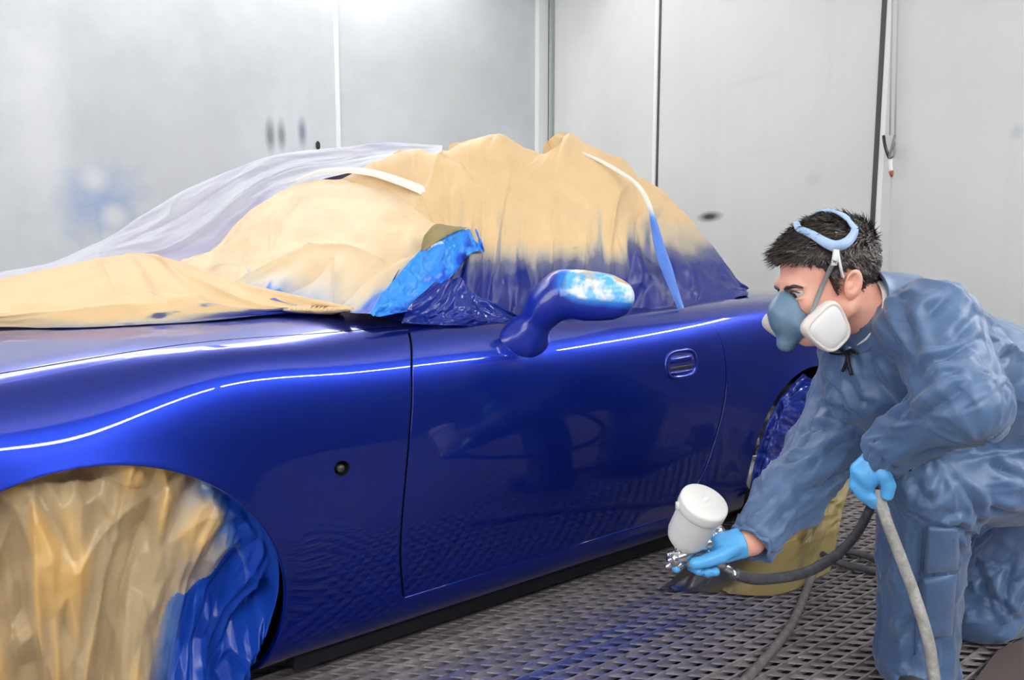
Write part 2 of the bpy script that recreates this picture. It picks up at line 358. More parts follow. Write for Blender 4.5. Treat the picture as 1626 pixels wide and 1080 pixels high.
#         X      y offsets of the 14 guide lines                                   heights
ST = [
 (-.83, [.62,.60,.60,.60,.60,.60,.60,.61,.62,.64,.66,.70,.76,.84], [.20,.22,.26,.32,.38,.42,.46,.50,.53,.55,.565,.575,.585,.59]),
 (-.76, [.40,.36,.34,.33,.33,.33,.34,.36,.39,.43,.48,.56,.68,.84], [.17,.19,.23,.31,.40,.46,.52,.56,.59,.61,.62,.63,.64,.645]),
 (-.62, [.24,.20,.18,.165,.16,.16,.17,.19,.22,.26,.33,.43,.60,.84], [.15,.17,.21,.31,.42,.50,.57,.62,.655,.68,.69,.70,.72,.735]),
 (-.42, [.15,.11,.09,.075,.065,.065,.07,.09,.12,.17,.25,.36,.55,.84], [.13,.15,.20,.31,.44,.53,.61,.67,.71,.745,.758,.765,.79,.81]),
 (-.20, [.11,.07,.045,.03,.018,.018,.026,.045,.08,.13,.20,.31,.52,.84], [.12,.14,.19,.30,.44,.54,.63,.70,.745,.778,.795,.805,.835,.855]),
 (.00, [.10,.06,.035,.016,.004,.004,.014,.035,.07,.12,.185,.29,.50,.84], [.11,.13,.18,.29,.43,.55,.65,.725,.77,.803,.822,.832,.86,.88]),
 (.20, [.10,.06,.035,.016,.002,.000,.010,.030,.062,.11,.17,.27,.49,.84], [.11,.13,.18,.29,.43,.575,.69,.772,.808,.826,.836,.85,.88,.898]),
 (.42, [.10,.06,.035,.016,.002,.000,.008,.024,.052,.10,.15,.25,.48,.84], [.11,.13,.18,.29,.43,.565,.688,.766,.806,.830,.845,.864,.892,.91]),
 (.62, [.10,.06,.035,.018,.004,.000,.008,.022,.048,.09,.14,.23,.47,.84], [.11,.13,.18,.29,.43,.56,.68,.76,.805,.836,.853,.872,.898,.914]),
 (.90, [.10,.062,.038,.022,.008,.003,.010,.024,.048,.088,.13,.22,.45,.84], [.11,.13,.18,.29,.43,.56,.68,.762,.807,.836,.852,.866,.885,.895]),
 (1.25, [.10,.064,.040,.024,.010,.004,.010,.025,.048,.088,.13,.22,.45,.84], [.11,.13,.18,.29,.43,.56,.685,.768,.811,.838,.854,.87,.89,.90]),
 (1.60, [.10,.062,.036,.018,.004,.000,.008,.024,.05,.088,.13,.22,.45,.84], [.11,.13,.18,.29,.43,.57,.70,.785,.826,.85,.864,.88,.895,.905]),
 (1.95, [.11,.062,.032,.010,-.006,-.008,.002,.022,.052,.092,.14,.23,.45,.84], [.12,.14,.19,.30,.44,.58,.715,.805,.846,.868,.88,.893,.905,.91]),
 (2.25, [.12,.07,.036,.012,-.004,-.006,.006,.028,.06,.10,.15,.24,.46,.84], [.14,.16,.20,.31,.45,.59,.725,.81,.85,.873,.885,.895,.902,.905]),
 (2.60, [.16,.11,.075,.05,.03,.028,.04,.062,.095,.14,.19,.28,.48,.84], [.17,.19,.23,.33,.46,.59,.715,.80,.84,.862,.873,.882,.888,.89]),
 (2.95, [.27,.22,.19,.16,.14,.14,.15,.17,.20,.24,.29,.37,.54,.84], [.21,.23,.27,.36,.48,.59,.70,.77,.81,.832,.845,.855,.862,.866]),
 (3.14, [.55,.50,.46,.44,.43,.43,.44,.455,.475,.50,.53,.58,.68,.84], [.25,.27,.31,.39,.49,.59,.68,.74,.775,.795,.806,.815,.82,.825]),
]
SX = np.array([s[0] for s in ST]); SYv = np.array([s[1] for s in ST]); SZv = np.array([s[2] for s in ST])
XT = np.arange(-.82, 3.13, .01); NT = 401; TT = np.linspace(0, 1, NT)
cy = spline(SX, SYv, XT); cz = spline(SX, SZv, XT)
AF = (-.03, .30, .335); AR = (2.18, .30, .335)
BZ = None
_B = bspline(np.eye(NL), TT)                      # (NT, NL)
TY = cy @ _B.T; TZ = cz @ _B.T
for (ax, az, ar) in (AF, AR):
    r = np.sqrt((XT[:, None]-ax)**2+(TZ-az)**2); w = sstep(.2, .36, TZ)*.6+.4
    TY = TY-.010*np.exp(-np.clip(r-ar, 0, 9)/.05)*w*(TY < .12)
PT = np.stack([np.broadcast_to(XT[:, None], TY.shape), TY, TZ], -1)
gx = np.gradient(PT, axis=0); gt = np.gradient(PT, axis=1); TN = np.cross(gx, gt); TN /= np.linalg.norm(TN, axis=-1, keepdims=True)+1e-12
if TN[150, 150, 1] > 0: TN = -TN
def samp(T, X, t):
    a = np.clip((np.asarray(X)-XT[0])/.01, 0, len(XT)-1.001); b = np.clip(np.asarray(t)*(NT-1), 0, NT-1.001)
    i = a.astype(int); j = b.astype(int); f = (a-i)[..., None]; g_ = (b-j)[..., None]
    return (T[i, j]*(1-f)+T[i+1, j]*f)*(1-g_)+(T[i, j+1]*(1-f)+T[i+1, j+1]*f)*g_
def t_of_z(X, z):
    """height -> section parameter on the side (below the top edge)"""
    X = np.asarray(X, float); z = np.broadcast_to(z, X.shape); lo = np.zeros(X.shape); hi = np.full(X.shape, .86)
    for _ in range(26):
        md = (lo+hi)/2; zz = samp(PT, X, md)[..., 2]; up = zz < z; lo = np.where(up, md, lo); hi = np.where(up, hi, md)
    return (lo+hi)/2
def side_y(px, py):
    """point of the body side seen at a pixel"""
    Y = .01
    for _ in range(12):
        p = atY(px, py, Y); Y = float(samp(PT, p[0], t_of_z(np.array(p[0]), p[2]))[1])
    return atY(px, py, Y)
T_HOOD = 9.9/13; T_BELT = 9.25/13
fr = np.array([side_y(*p) for p in ((652, 530), (656, 570), (657, 620), (653, 690), (647, 760), (641, 830), (639, 890), (642, 930))])
fr = fr[np.argsort(fr[:, 2])]
def Xf(z): return spline(fr[:, 2], fr[:, 0], np.clip(z, fr[0, 2]-.03, fr[-1, 2]+.03))
rr_ = np.array([side_y(*p) for p in ((1118, 503), (1136, 527), (1148, 560), (1152, 600), (1147, 650), (1132, 705), (1108, 764), (1078, 806))])
rr_ = rr_[np.argsort(rr_[:, 2])]
ZS = float(side_y(1060, 821)[2]); ZS2 = float(side_y(660, 943)[2])
SILLX = (float(side_y(660, 943)[0]), float(side_y(1060, 821)[0]))
def Xr(z): return spline(rr_[:, 2], rr_[:, 0], np.clip(z, rr_[0, 2]-.01, rr_[-1, 2]+.04))
print('sill z', ZS2, ZS, 'front', fr.round(3).tolist(), 'rear', rr_.round(3).tolist())
ZSILL = (ZS+ZS2)/2
def rim(V, Nn, idx, w=.0016, depth=.02, closed=False):
    """rounded edge and return for an open boundary idx (ordered); returns verts, normals, faces relative to len(V)"""
    P = V[idx]; n = Nn[idx]; T = np.gradient(P, axis=0)
    if closed: T = np.roll(P, -1, 0)-np.roll(P, 1, 0)
    T /= np.linalg.norm(T, axis=1, keepdims=True)+1e-12; O = np.cross(T, n)
    return P, n, O
def panel(name, X, t, mt, parent, edges='LRTB', sign=(1, 1, 1, 1), circles=(), w=.0016, depth=.014, mirror=True):
    """X,t: parameter grids (nu,nv). edges: which boundaries get a rounded return. circles: (x,z,r) openings."""
    nu, nv = X.shape; V = samp(PT, X, t).reshape(-1, 3); Nn = samp(TN, X, t).reshape(-1, 3); Nn /= np.linalg.norm(Nn, axis=1, keepdims=True)
    F = gridfaces(nu, nv); tp = np.stack([X.reshape(-1), t.reshape(-1)], -1)
    for (cx, czz, r) in circles:
        ins = ((V[:, 0]-cx)**2+(V[:, 2]-czz)**2 < r*r) & (tp[:, 1] < .66)
        F = F[~ins[F].any(1)]
        # boundary of hole
        e = np.concatenate([F[:, [0, 1]], F[:, [1, 2]], F[:, [2, 3]], F[:, [3, 0]]]); es = np.sort(e, 1); key = es[:, 0]*len(V)+es[:, 1]
        u_, c_ = np.unique(key, return_counts=True); bk = u_[c_ == 1]; bv = np.unique(np.concatenate([bk//len(V), bk % len(V)]))
        d = np.sqrt((V[bv, 0]-cx)**2+(V[bv, 2]-czz)**2); bv = bv[(d < r*1.0+.016) & (d >= r) & (tp[bv, 1] < .66)]
        ang = np.arctan2(V[bv, 2]-czz, V[bv, 0]-cx); nx = cx+r*np.cos(ang); nz = czz+r*np.sin(ang)
        tt = t_of_z(nx, nz); ok = nz > samp(PT, nx, np.zeros(len(nx)))[:, 2]+.002
        tt = np.where(ok, tt, 0); V[bv] = samp(PT, nx, tt); Nn[bv] = samp(TN, nx, tt); Nn[bv] /= np.linalg.norm(Nn[bv], axis=1, keepdims=True)
    # sheet is seen from outside (-Y for the near side)
    nf = np.cross(V[F[:, 1]]-V[F[:, 0]], V[F[:, 3]]-V[F[:, 0]]); 
    if (nf*Nn[F[:, 0]]).sum() < 0: F = F[:, ::-1]
    Vs = [V]; Ns = [Nn]; Fs = F.tolist(); off = len(V); deep = []
    G = np.arange(nu*nv).reshape(nu, nv)
    used = np.zeros(nu*nv, bool); used[F.reshape(-1)] = True
    for ed in edges:
        idx = {'L': G[0], 'R': G[-1], 'B': G[:, 0], 'T': G[:, -1]}[ed]; idx = idx[used[idx]]
        inner = {'L': V[G[1]].mean(0), 'R': V[G[-2]].mean(0), 'B': V[G[:, 1]].mean(0), 'T': V[G[:, -2]].mean(0)}[ed]
        P, n, O = rim(V, Nn, idx)
        if ((inner-P.mean(0))*O).sum() > 0: O = -O
        rows = [(P, n), (P+O*w*.7-n*w*.3, n*.7+O*.7), (P+O*w-n*w, O), (P+O*w-n*depth, O)]
        for ri, (a, b_) in enumerate(zip(rows[:-1], rows[1:])):
            m_ = len(P); Vs += [a[0], b_[0]]; Ns += [a[1], b_[1]]
            f_ = [[off+i, off+i+1, off+m_+i+1, off+m_+i] for i in range(m_-1)]
            A = a[0]; nn = np.cross(A[1]-A[0], b_[0][0]-A[0])
            if (nn*(a[1][0]+b_[1][0])).sum() < 0: f_ = [q[::-1] for q in f_]
            if ri == 2: deep += list(range(len(Fs), len(Fs)+len(f_)))
            Fs += f_; off += 2*m_
    V = np.concatenate(Vs); Nn = np.concatenate(Ns); Nn = Nn/(np.linalg.norm(Nn, axis=1, keepdims=True)+1e-12)
    o = mesh(name, V, Fs, mt, parent, normals=Nn)
    o.data.materials.append(M['gap'])
    for q in deep: o.data.polygons[q].material_index = 1
    if mirror:
        V2 = V*[1, -1, 1]+[0, 2*YC, 0]; N2 = Nn*[1, -1, 1]
        o2 = mesh(name, V2, [f[::-1] for f in Fs], mt, parent, normals=N2)
        o2.data.materials.append(M['gap'])
        for q in deep: o2.data.polygons[q].material_index = 1
    return o
car = empty('car', (1.1, YC, 0), 'glossy wet blue two-seat sports car being painted, its glass and top masked with paper', 'car')
s_ = lambda n: np.linspace(0, 1, n)[:, None]
GAP = .008
# front fender
nv = 260; t = np.broadcast_to(np.linspace(0, T_HOOD-.002, nv), (300, nv)); zc = samp(PT, np.full(nv, .61), np.linspace(0, T_HOOD, nv))[:, 2]
xe = np.where(zc < ZSILL, Xf(np.array(ZSILL))-.0, Xf(zc)-GAP); X = -.815+(xe-(-.815))[None, :]*s_(300)
fender = panel('front_fender', X, t, M['paint'], car, 'RT', circles=(AF, tuple(np.append(side_y(543, 744)[[0, 2]], .0165))))
# sill below the door
zs = samp(PT, np.array(1.), 0.)[2]
nu = 90; Xs = float(Xf(np.array(ZSILL)))+(SILLX[1]-float(Xf(np.array(ZSILL))))*np.linspace(0, 1, nu)
tb = t_of_z(Xs, np.full(nu, ZSILL)-.009); X = np.broadcast_to(Xs[:, None], (nu, 30)); t = tb[:, None]*np.linspace(0, 1, 30)[None]
panel('sill', X, t, M['paint'], car, 'T', w=.007)
# door
nu, nv = 200, 170; wv = np.linspace(0, 1, nv); X = np.zeros((nu, nv)); t = np.zeros((nu, nv))
tbelt = T_BELT
zb = samp(PT, np.full(nv, 1.2), np.full(nv, tbelt))[0, 2]
zr = ZSILL+(zb-ZSILL)*wv**1.0
tw = t_of_z(np.full(nv, 1.2), np.minimum(zr, zb-.0005)); tw[-1] = tbelt
for j in range(nv):
    xa = float(Xf(zr[j])); xb = float(Xr(max(zr[j], ZSILL))) 
    X[:, j] = xa+(xb-xa)*np.linspace(0, 1, nu)
for j in range(nv):
    zt = zr[j]+(samp(PT, X[:, j], np.full(nu, tbelt))[:, 2]-zb)*wv[j]
    t[:, j] = np.minimum(t_of_z(X[:, j], zt), tbelt)
door = panel('door', X, t, M['paint'], car, 'LRBT', w=.0022)
# rear quarter
nv = 260; tq = np.linspace(0, T_BELT, nv); zq = samp(PT, np.full(nv, 1.66), tq)[:, 2]
xe = np.where(zq < ZSILL+.002, SILLX[1], Xr(np.clip(zq, ZSILL, 9))+GAP*1.3); X = xe[None, :]+(3.125-xe)[None, :]*s_(320); t = np.broadcast_to(tq, X.shape)
panel('rear_quarter', X, t, M['paint'], car, 'L', circles=(AR,), w=.003)
# hood and rear deck: both halves in one sheet
def top_sheet(name, x0, x1, t0, mt, nu=160, nv=80):
    X = x0+(x1-x0)*np.broadcast_to(s_(nu), (nu, nv)); t = np.broadcast_to(np.linspace(t0, 1, nv), (nu, nv))
    V = samp(PT, X, t); n = samp(TN, X, t); n[:, -1] *= [1, 0, 1]
    V2 = (V*[1, -1, 1]+[0, 2*YC, 0])[:, ::-1][:, 1:]; n2 = (n*[1, -1, 1])[:, ::-1][:, 1:]
    V = np.concatenate([V, V2], 1); n = np.concatenate([n, n2], 1); n /= np.linalg.norm(n, axis=-1, keepdims=True)
    F = gridfaces(V.shape[0], V.shape[1]); Vf = V.reshape(-1, 3); nf = np.cross(Vf[F[0, 1]]-Vf[F[0, 0]], Vf[F[0, 3]]-Vf[F[0, 0]])
    if nf[2] < 0: F = F[:, ::-1]
    return mesh(name, Vf, F, mt, car, normals=n.reshape(-1, 3))
top_sheet('hood', -.815, .5995, T_HOOD+.004, M['paint'])
top_sheet('rear_deck', .6005, 3.125, T_BELT, M['paint'])
# inner shell just behind the outer panels, so that the shut lines read dark
Xi = np.broadcast_to(np.linspace(.50, 1.80, 130)[:, None], (130, 90)); ti = np.broadcast_to(np.linspace(0.02, T_BELT, 90), (130, 90))
Vi = samp(PT, Xi, ti)-samp(TN, Xi, ti)*.010; mesh('inner_shell', Vi.reshape(-1, 3), gridfaces(130, 90, flip=True), M['gap'], car)
mesh('inner_shell', Vi.reshape(-1, 3)*[1, -1, 1]+[0, 2*YC, 0], gridfaces(130, 90), M['gap'], car)
# underside with a black box as painted shade, arch liners and wheels
for (ax, az, ar) in (AF, AR):
    th = np.radians(np.linspace(-32, 212, 80)); 
    for side in (0, 1):
        ys = []; xx = ax+ar*np.cos(th); zz = az+ar*np.sin(th); tt = t_of_z(xx, zz); y0 = samp(PT, xx, tt)[:, 1]
        rows = []
        for dy_, dr in ((.0005, 0), (.002, -.0018), (.006, -.0024), (.02, -.002), (.022, .02), (.30, .02)):
            rows.append(np.stack([ax+(ar+dr)*np.cos(th), (y0+dy_) if dy_ < .2 else np.full(80, .30), az+(ar+dr)*np.sin(th)], -1))
        Vv = np.stack(rows, 0)
        if side: Vv = Vv*[1, -1, 1]+[0, 2*YC, 0]
        mesh('wheel_arch_lip', Vv[:4].reshape(-1, 3), gridfaces(4, 80, flip=bool(side)), M['paint'], car)
        mesh('wheel_arch_liner', Vv[3:].reshape(-1, 3), gridfaces(3, 80, flip=bool(side)), M['gap'], car)
ub = MB(); ub.box((1.1, YC, .16), (3.1, 1.06, .06)); ub.box((1.07, YC, .112), (1.45, 1.44, .10)); ub.build('underbody_shade', M['gap'], car, False)  # lower black box stands in for the shadow under the sill
for ax in (AF[0], AR[0]):
    for yy, sg in ((.225, -1), (2*YC-.225, 1)):
        prof = [(.19, -.085), (.24, -.092), (.275, -.085), (.29, -.06), (.292, 0), (.29, .06), (.275, .085), (.24, .092), (.19, .085)]
        MB().lathe(prof, (ax, yy, .293), (0, 1, 0), 48, cap=False).build('tyre', M['rubber'], car)
        w_ = MB().lathe([(.195, -.07), (.19, -.02), (.17, 0), (.05, .01), (.04, -.02), (0, -.02)] if sg < 0 else [(.195, .07), (.19, .02), (.17, 0), (.05, -.01), (.04, .02), (0, .02)], (ax, yy, .293), (0, 1, 0), 32, cap=False)
        w_.build('wheel_rim', M['steel'], car)
# round opening in the fender with its lamp socket
p = side_y(543, 744); hb = MB(); hb.lathe([(.0168, -.002), (.0172, .022), (0, .024)], p+[0, .001, 0], (0, 1, 0), 32, cap=False); side_hole = hb.build('lamp_opening', M['gap'], car)
hb = MB(); hb.lathe([(.0, .004), (.0075, .004), (.0085, .006), (.009, .02)], p+[.001, .003, -.003], (0, 1, 0), 24, cap=False); hb.build('lamp_socket', mat('socket_grey', (.05, .05, .052), .4), car)
# door handle: flat oval, recess shade painted in darker blue, a bar across it
hc = side_y(1082, 578); hw, hh_ = .066, .042
def oval(a, b, n=48, e=3.2):
    th = np.arange(n)*2*np.pi/n; return np.stack([a*np.sign(np.cos(th))*np.abs(np.cos(th))**(2/e), b*np.sign(np.sin(th))*np.abs(np.sin(th))**(2/e)], -1)
def on_side(q, off):
    X = hc[0]+q[:, 0]; Z = hc[2]+q[:, 1]+q[:, 0]*.03; tt = t_of_z(X, Z); return samp(PT, X, tt)+samp(TN, X, tt)*off
rings = [(hw+.004, hh_+.004, -.001), (hw+.002, hh_+.002, .0035), (hw-.002, hh_-.002, .005), (hw-.006, hh_-.006, .0035), (hw-.009, hh_-.009, .0008)]
V = np.concatenate([on_side(oval(a, b), o_) for a, b, o_ in rings]); dh = mesh('door_handle', V, gridfaces(5, 48, closev=True, flip=True), M['paint'], car)
M['paint_dark'] = mat('blue_paint_recess', (.003, .008, .14), .4, .3, 1, .03)  # darker copy of the body paint, shade of the recess put into colour
V = np.concatenate([on_side(oval(hw-.007, hh_-.007)*k_, .0012 if k_ > .5 else .0012) for k_ in (1, .75, .5, .25, .01)])
o = mesh('handle_recess_shade', V, gridfaces(5, 48, closev=True, flip=True), M['paint_dark'], dh)
def pad(q0, q1, q2, q3, h, name, mt, n=14):
    u_ = np.linspace(0, 1, n); A, B = np.meshgrid(u_, u_, indexing='ij')
    q = (np.array(q0)*((1-A)*(1-B))[..., None]+np.array(q1)*(A*(1-B))[..., None]+np.array(q2)*(A*B)[..., None]+np.array(q3)*((1-A)*B)[..., None]).reshape(-1, 2)
    hgt = (1-np.abs(2*A-1)**6)*(1-np.abs(2*B-1)**4); V = on_side(q, 0); X = hc[0]+q[:, 0]; 
    return mesh(name, V+np.array([0, -1, .0])*(.001+h*hgt.reshape(-1, 1)), gridfaces(n, n), mt, dh)
pad((-.050, .004), (.056, .004), (.050, .026), (-.044, .026), .008, 'handle_grip', M['paint'])
pad((-.048, -.016), (.052, -.016), (.054, -.004), (-.050, -.004), .002, 'handle_slot', M['gap'])
pad((-.046, -.030), (.046, -.030), (.050, -.019), (-.050, -.019), .005, 'handle_lip', M['paint'])
# ============================================================ implicit surfaces -> meshes (used for organic shapes)
def sdf_mesh(f, lo, hi, h):
    """surface nets of f(P)<0, evaluated only in blocks near the surface. f takes (n,3)"""
    lo = np.asarray(lo, float); B = 8; nb = np.ceil((np.asarray(hi)-lo)/(h*B)).astype(int); bs = B*h
    g = np.stack(np.meshgrid(*[np.arange(n) for n in nb], indexing='ij'), -1).reshape(-1, 3)
    cen = lo+(g+.5)*bs; d = f(cen); g = g[np.abs(d) < bs*1.15+.004]
    loc = np.stack(np.meshgrid(*[np.arange(B+2)]*3, indexing='ij'), -1).reshape(-1, 3)       # B+2 samples -> B+1 cells (overlap by one)
    S = []
    for a in range(0, len(g), 64):
        gg = g[a:a+64]; P = lo+((gg[:, None]*B+loc[None])*h); S.append(f(P.reshape(-1, 3)).reshape(len(gg), B+2, B+2, B+2))
    S = np.concatenate(S); c = B+1
    cor = [S[:, i:i+c, j:j+c, k:k+c] for i in (0, 1) for j in (0, 1) for k in (0, 1)]; corn = [(i, j, k) for i in (0, 1) for j in (0, 1) for k in (0, 1)]
    neg = sum((x < 0).astype(int) for x in cor); act = (neg > 0) & (neg < 8)
    b, i, j, k = np.nonzero(act); v = np.stack([x[b, i, j, k] for x in cor], -1); acc = np.zeros((len(b), 3)); cnt = np.zeros(len(b))
    for p in range(8):
        for q in range(p+1, 8):
            df = np.abs(np.subtract(corn[p], corn[q])).sum()
            if df != 1: continue
            a_, b_ = v[:, p], v[:, q]; x = (a_ < 0) != (b_ < 0); t = np.where(x, a_/(a_-b_+1e-20), 0)
            pos = np.array(corn[p])+t[:, None]*(np.array(corn[q])-np.array(corn[p])); acc += pos*x[:, None]; cnt += x
    cell = g[b]*B+np.stack([i, j, k], -1); V = lo+(cell+acc/cnt[:, None])*h
    D = (nb*B+4).astype(np.int64); key = (cell[:, 0]*D[1]+cell[:, 1])*D[2]+cell[:, 2]
    uk, first = np.unique(key, return_index=True); V = V[first]
    # quads across sign-changing edges, each taken from the block that owns the edge
    F = []
    for ax in range(3):
        e = np.eye(3, dtype=int)[ax]; A = S[:, :B+1, :B+1, :B+1]; Bq = S[:, e[0]:B+1+e[0], e[1]:B+1+e[1], e[2]:B+1+e[2]]
        ch = (A < 0) != (Bq < 0); o1, o2 = [np.eye(3, dtype=int)[q] for q in range(3) if q != ax]
        b, i, j, k = np.nonzero(ch); ed = g[b]*B+np.stack([i, j, k], -1); s = A[b, i, j, k] < 0
        kk = (ed[:, 0]*D[1]+ed[:, 1])*D[2]+ed[:, 2]; _, fi = np.unique(kk, return_index=True); ed = ed[fi]; s = s[fi]
        qs = []; ok = np.ones(len(ed), bool)
        for oo in ((0, 0), (1, 0), (1, 1), (0, 1)):
            cc = ed-o1*oo[0]-o2*oo[1]; kk = (cc[:, 0]*D[1]+cc[:, 1])*D[2]+cc[:, 2]; ix = np.clip(np.searchsorted(uk, kk), 0, len(uk)-1); ok &= uk[ix] == kk; qs.append(ix)
        q = np.stack(qs, -1); fl = s if ax != 1 else ~s; q[fl] = q[fl][:, ::-1]; F.append(q[ok])
    F = np.concatenate(F)[:, ::-1]
    # outward orientation check
    return V, F
def vnormals(V, F):
    n = np.cross(V[F[:, 2]]-V[F[:, 0]], V[F[:, 3]]-V[F[:, 1]]); N_ = np.zeros(V.shape)
    for c in range(4): np.add.at(N_, F[:, c], n)
    return N_/(np.linalg.norm(N_, axis=1, keepdims=True)+1e-12)
def relax(V, F, it=2, lam=.5):
    for _ in range(it):
        a = np.zeros(V.shape); c = np.zeros(len(V))
        for p in range(4):
            q = (p+1) % 4; np.add.at(a, F[:, p], V[F[:, q]]); np.add.at(a, F[:, q], V[F[:, p]]); np.add.at(c, F[:, p], 1); np.add.at(c, F[:, q], 1)
        V = V+lam*(a/np.maximum(c, 1)[:, None]-V)
    return V
def smin(a, b, k): h = np.clip(.5+.5*(b-a)/k, 0, 1); return b*(1-h)+a*h-k*h*(1-h)
def smax(a, b, k): return -smin(-a, -b, k)
def cone(P, a, b, ra, rb):
    a = np.asarray(a, float); b = np.asarray(b, float); ab = b-a; t = np.clip(((P-a)@ab)/(ab@ab), 0, 1); return np.linalg.norm(P-a-t[:, None]*ab, axis=1)-(ra+(rb-ra)*t)
def ball(P, c, r): return np.linalg.norm(P-np.asarray(c), axis=1)-r
def ellip(P, c, r, R=None):
    q = P-np.asarray(c); 
    if R is not None: q = q @ R
    r = np.asarray(r, float); k0 = np.linalg.norm(q/r, axis=1); k1 = np.linalg.norm(q/(r*r), axis=1)+1e-9; return k0*(k0-1)/k1
def frame(fwd, up):
    f_ = np.asarray(fwd, float); f_ = f_/np.linalg.norm(f_); l = np.cross(up, f_); l /= np.linalg.norm(l); return np.stack([f_, l, np.cross(f_, l)], 1)   # columns x fwd, y left, z up

# ============================================================ MASKING PAPER, FILM AND TAPE ON THE CAR
def papermat(name, base, spray_cols, rough=.55, bstr=.15, tint=(.9, .9, .9)):
    m = mat(name, base, rough, spec=.3); N, L, b = nodes(m); a = N.new('ShaderNodeAttribute'); a.attribute_name = 'spray'
    n = tex_noise(m, 9, 4, .6); n2 = tex_noise(m, 60, 3, .6)
    bc = mixc(m, ramp(m, n.outputs[0], [(.3, (0, 0, 0)), (.75, (1, 1, 1))]).outputs[0], base, tuple(x*y for x, y in zip(base, tint)))
    f = mathn(m, 'ADD', a.outputs['Fac'], mathn(m, 'MULTIPLY', mathn(m, 'SUBTRACT', n2.outputs[0], .5), .07))
    r = ramp(m, f, [(.04, (*base, 0)), (.30, (*spray_cols[0], .55)), (.52, (*spray_cols[1], .9)), (.8, (*spray_cols[2], 1))])
    L.new(mixc(m, r.outputs[1], bc, r.outputs[0]), b.inputs['Base Color'])
    rr2 = ramp(m, f, [(.3, (rough,)*3), (.8, (max(.24, rough*.75),)*3)]); L.new(rr2.outputs[0], b.inputs['Roughness'])
    bump(m, n2.outputs[0], bstr, .002); return m
BLUES = [(.30, .33, .30), (.03, .06, .17), (.003, .010, .15)]
M['paper'] = papermat('tan_masking_paper', (.72, .50, .26), BLUES, .5)
M['paper_pale'] = papermat('pale_masking_paper', (.76, .58, .36), [(.5, .52, .5), (.05, .2, .6), (.005, .05, .5)], .5)
M['paper_wheel'] = papermat('creased_wheel_paper', (.72, .46, .18), [(.34, .31, .23), (.04, .16, .42), (.008, .05, .36)], .24, .1, tint=(.75, .68, .55))
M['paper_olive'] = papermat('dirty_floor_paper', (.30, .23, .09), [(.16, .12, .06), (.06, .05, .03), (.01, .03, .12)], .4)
M['film'] = papermat('blue_sprayed_film', (.04, .28, .78), [(.02, .18, .75), (.008, .06, .5), (.004, .015, .22)], .22, .2)
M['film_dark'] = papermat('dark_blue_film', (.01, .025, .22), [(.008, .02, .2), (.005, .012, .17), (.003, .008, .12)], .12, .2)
M['tape'] = papermat('white_tape', (.82, .80, .72), [(.4, .5, .62), (.04, .2, .65), (.01, .08, .5)], .5)
m = M['plastic'] = mat('milky_plastic_sheet', (.74, .74, .80), .5, spec=.35)
N, L, b = nodes(m); n = tex_noise(m, 5, 5, .6, stretch=(.5, 2.5, 2.5)); a = N.new('ShaderNodeAttribute'); a.attribute_name = 'spray'
L.new(mixc(m, ramp(m, mathn(m, 'ADD', n.outputs[0], a.outputs['Fac']), [(.35, (0, 0, 0)), (1.0, (1, 1, 1))]).outputs[0], (.50, .51, .56), (.38, .36, .52)), b.inputs['Base Color'])
bump(m, n.outputs[0], .25, .02)
def rowpts(spec, n):
    """spec: list of (column, px, py, Y) or (column, world point); returns n world points"""
    s = [q[0] for q in spec]; P = np.array([q[1] if len(q) == 2 else atY(q[1], q[2], q[3]) for q in spec]); c = np.arange(n)
    return spline(s, P, c) if len(s) > 2 else np.stack([np.interp(c, s, P[:, i]) for i in range(3)], -1)
def linpts(spec, n):
    s = [q[0] for q in spec]; P = np.array([q[1] if len(q) == 2 else atY(q[1], q[2], q[3]) for q in spec]); c = np.arange(n)
    return np.stack([np.interp(c, s, P[:, i]) for i in range(3)], -1)
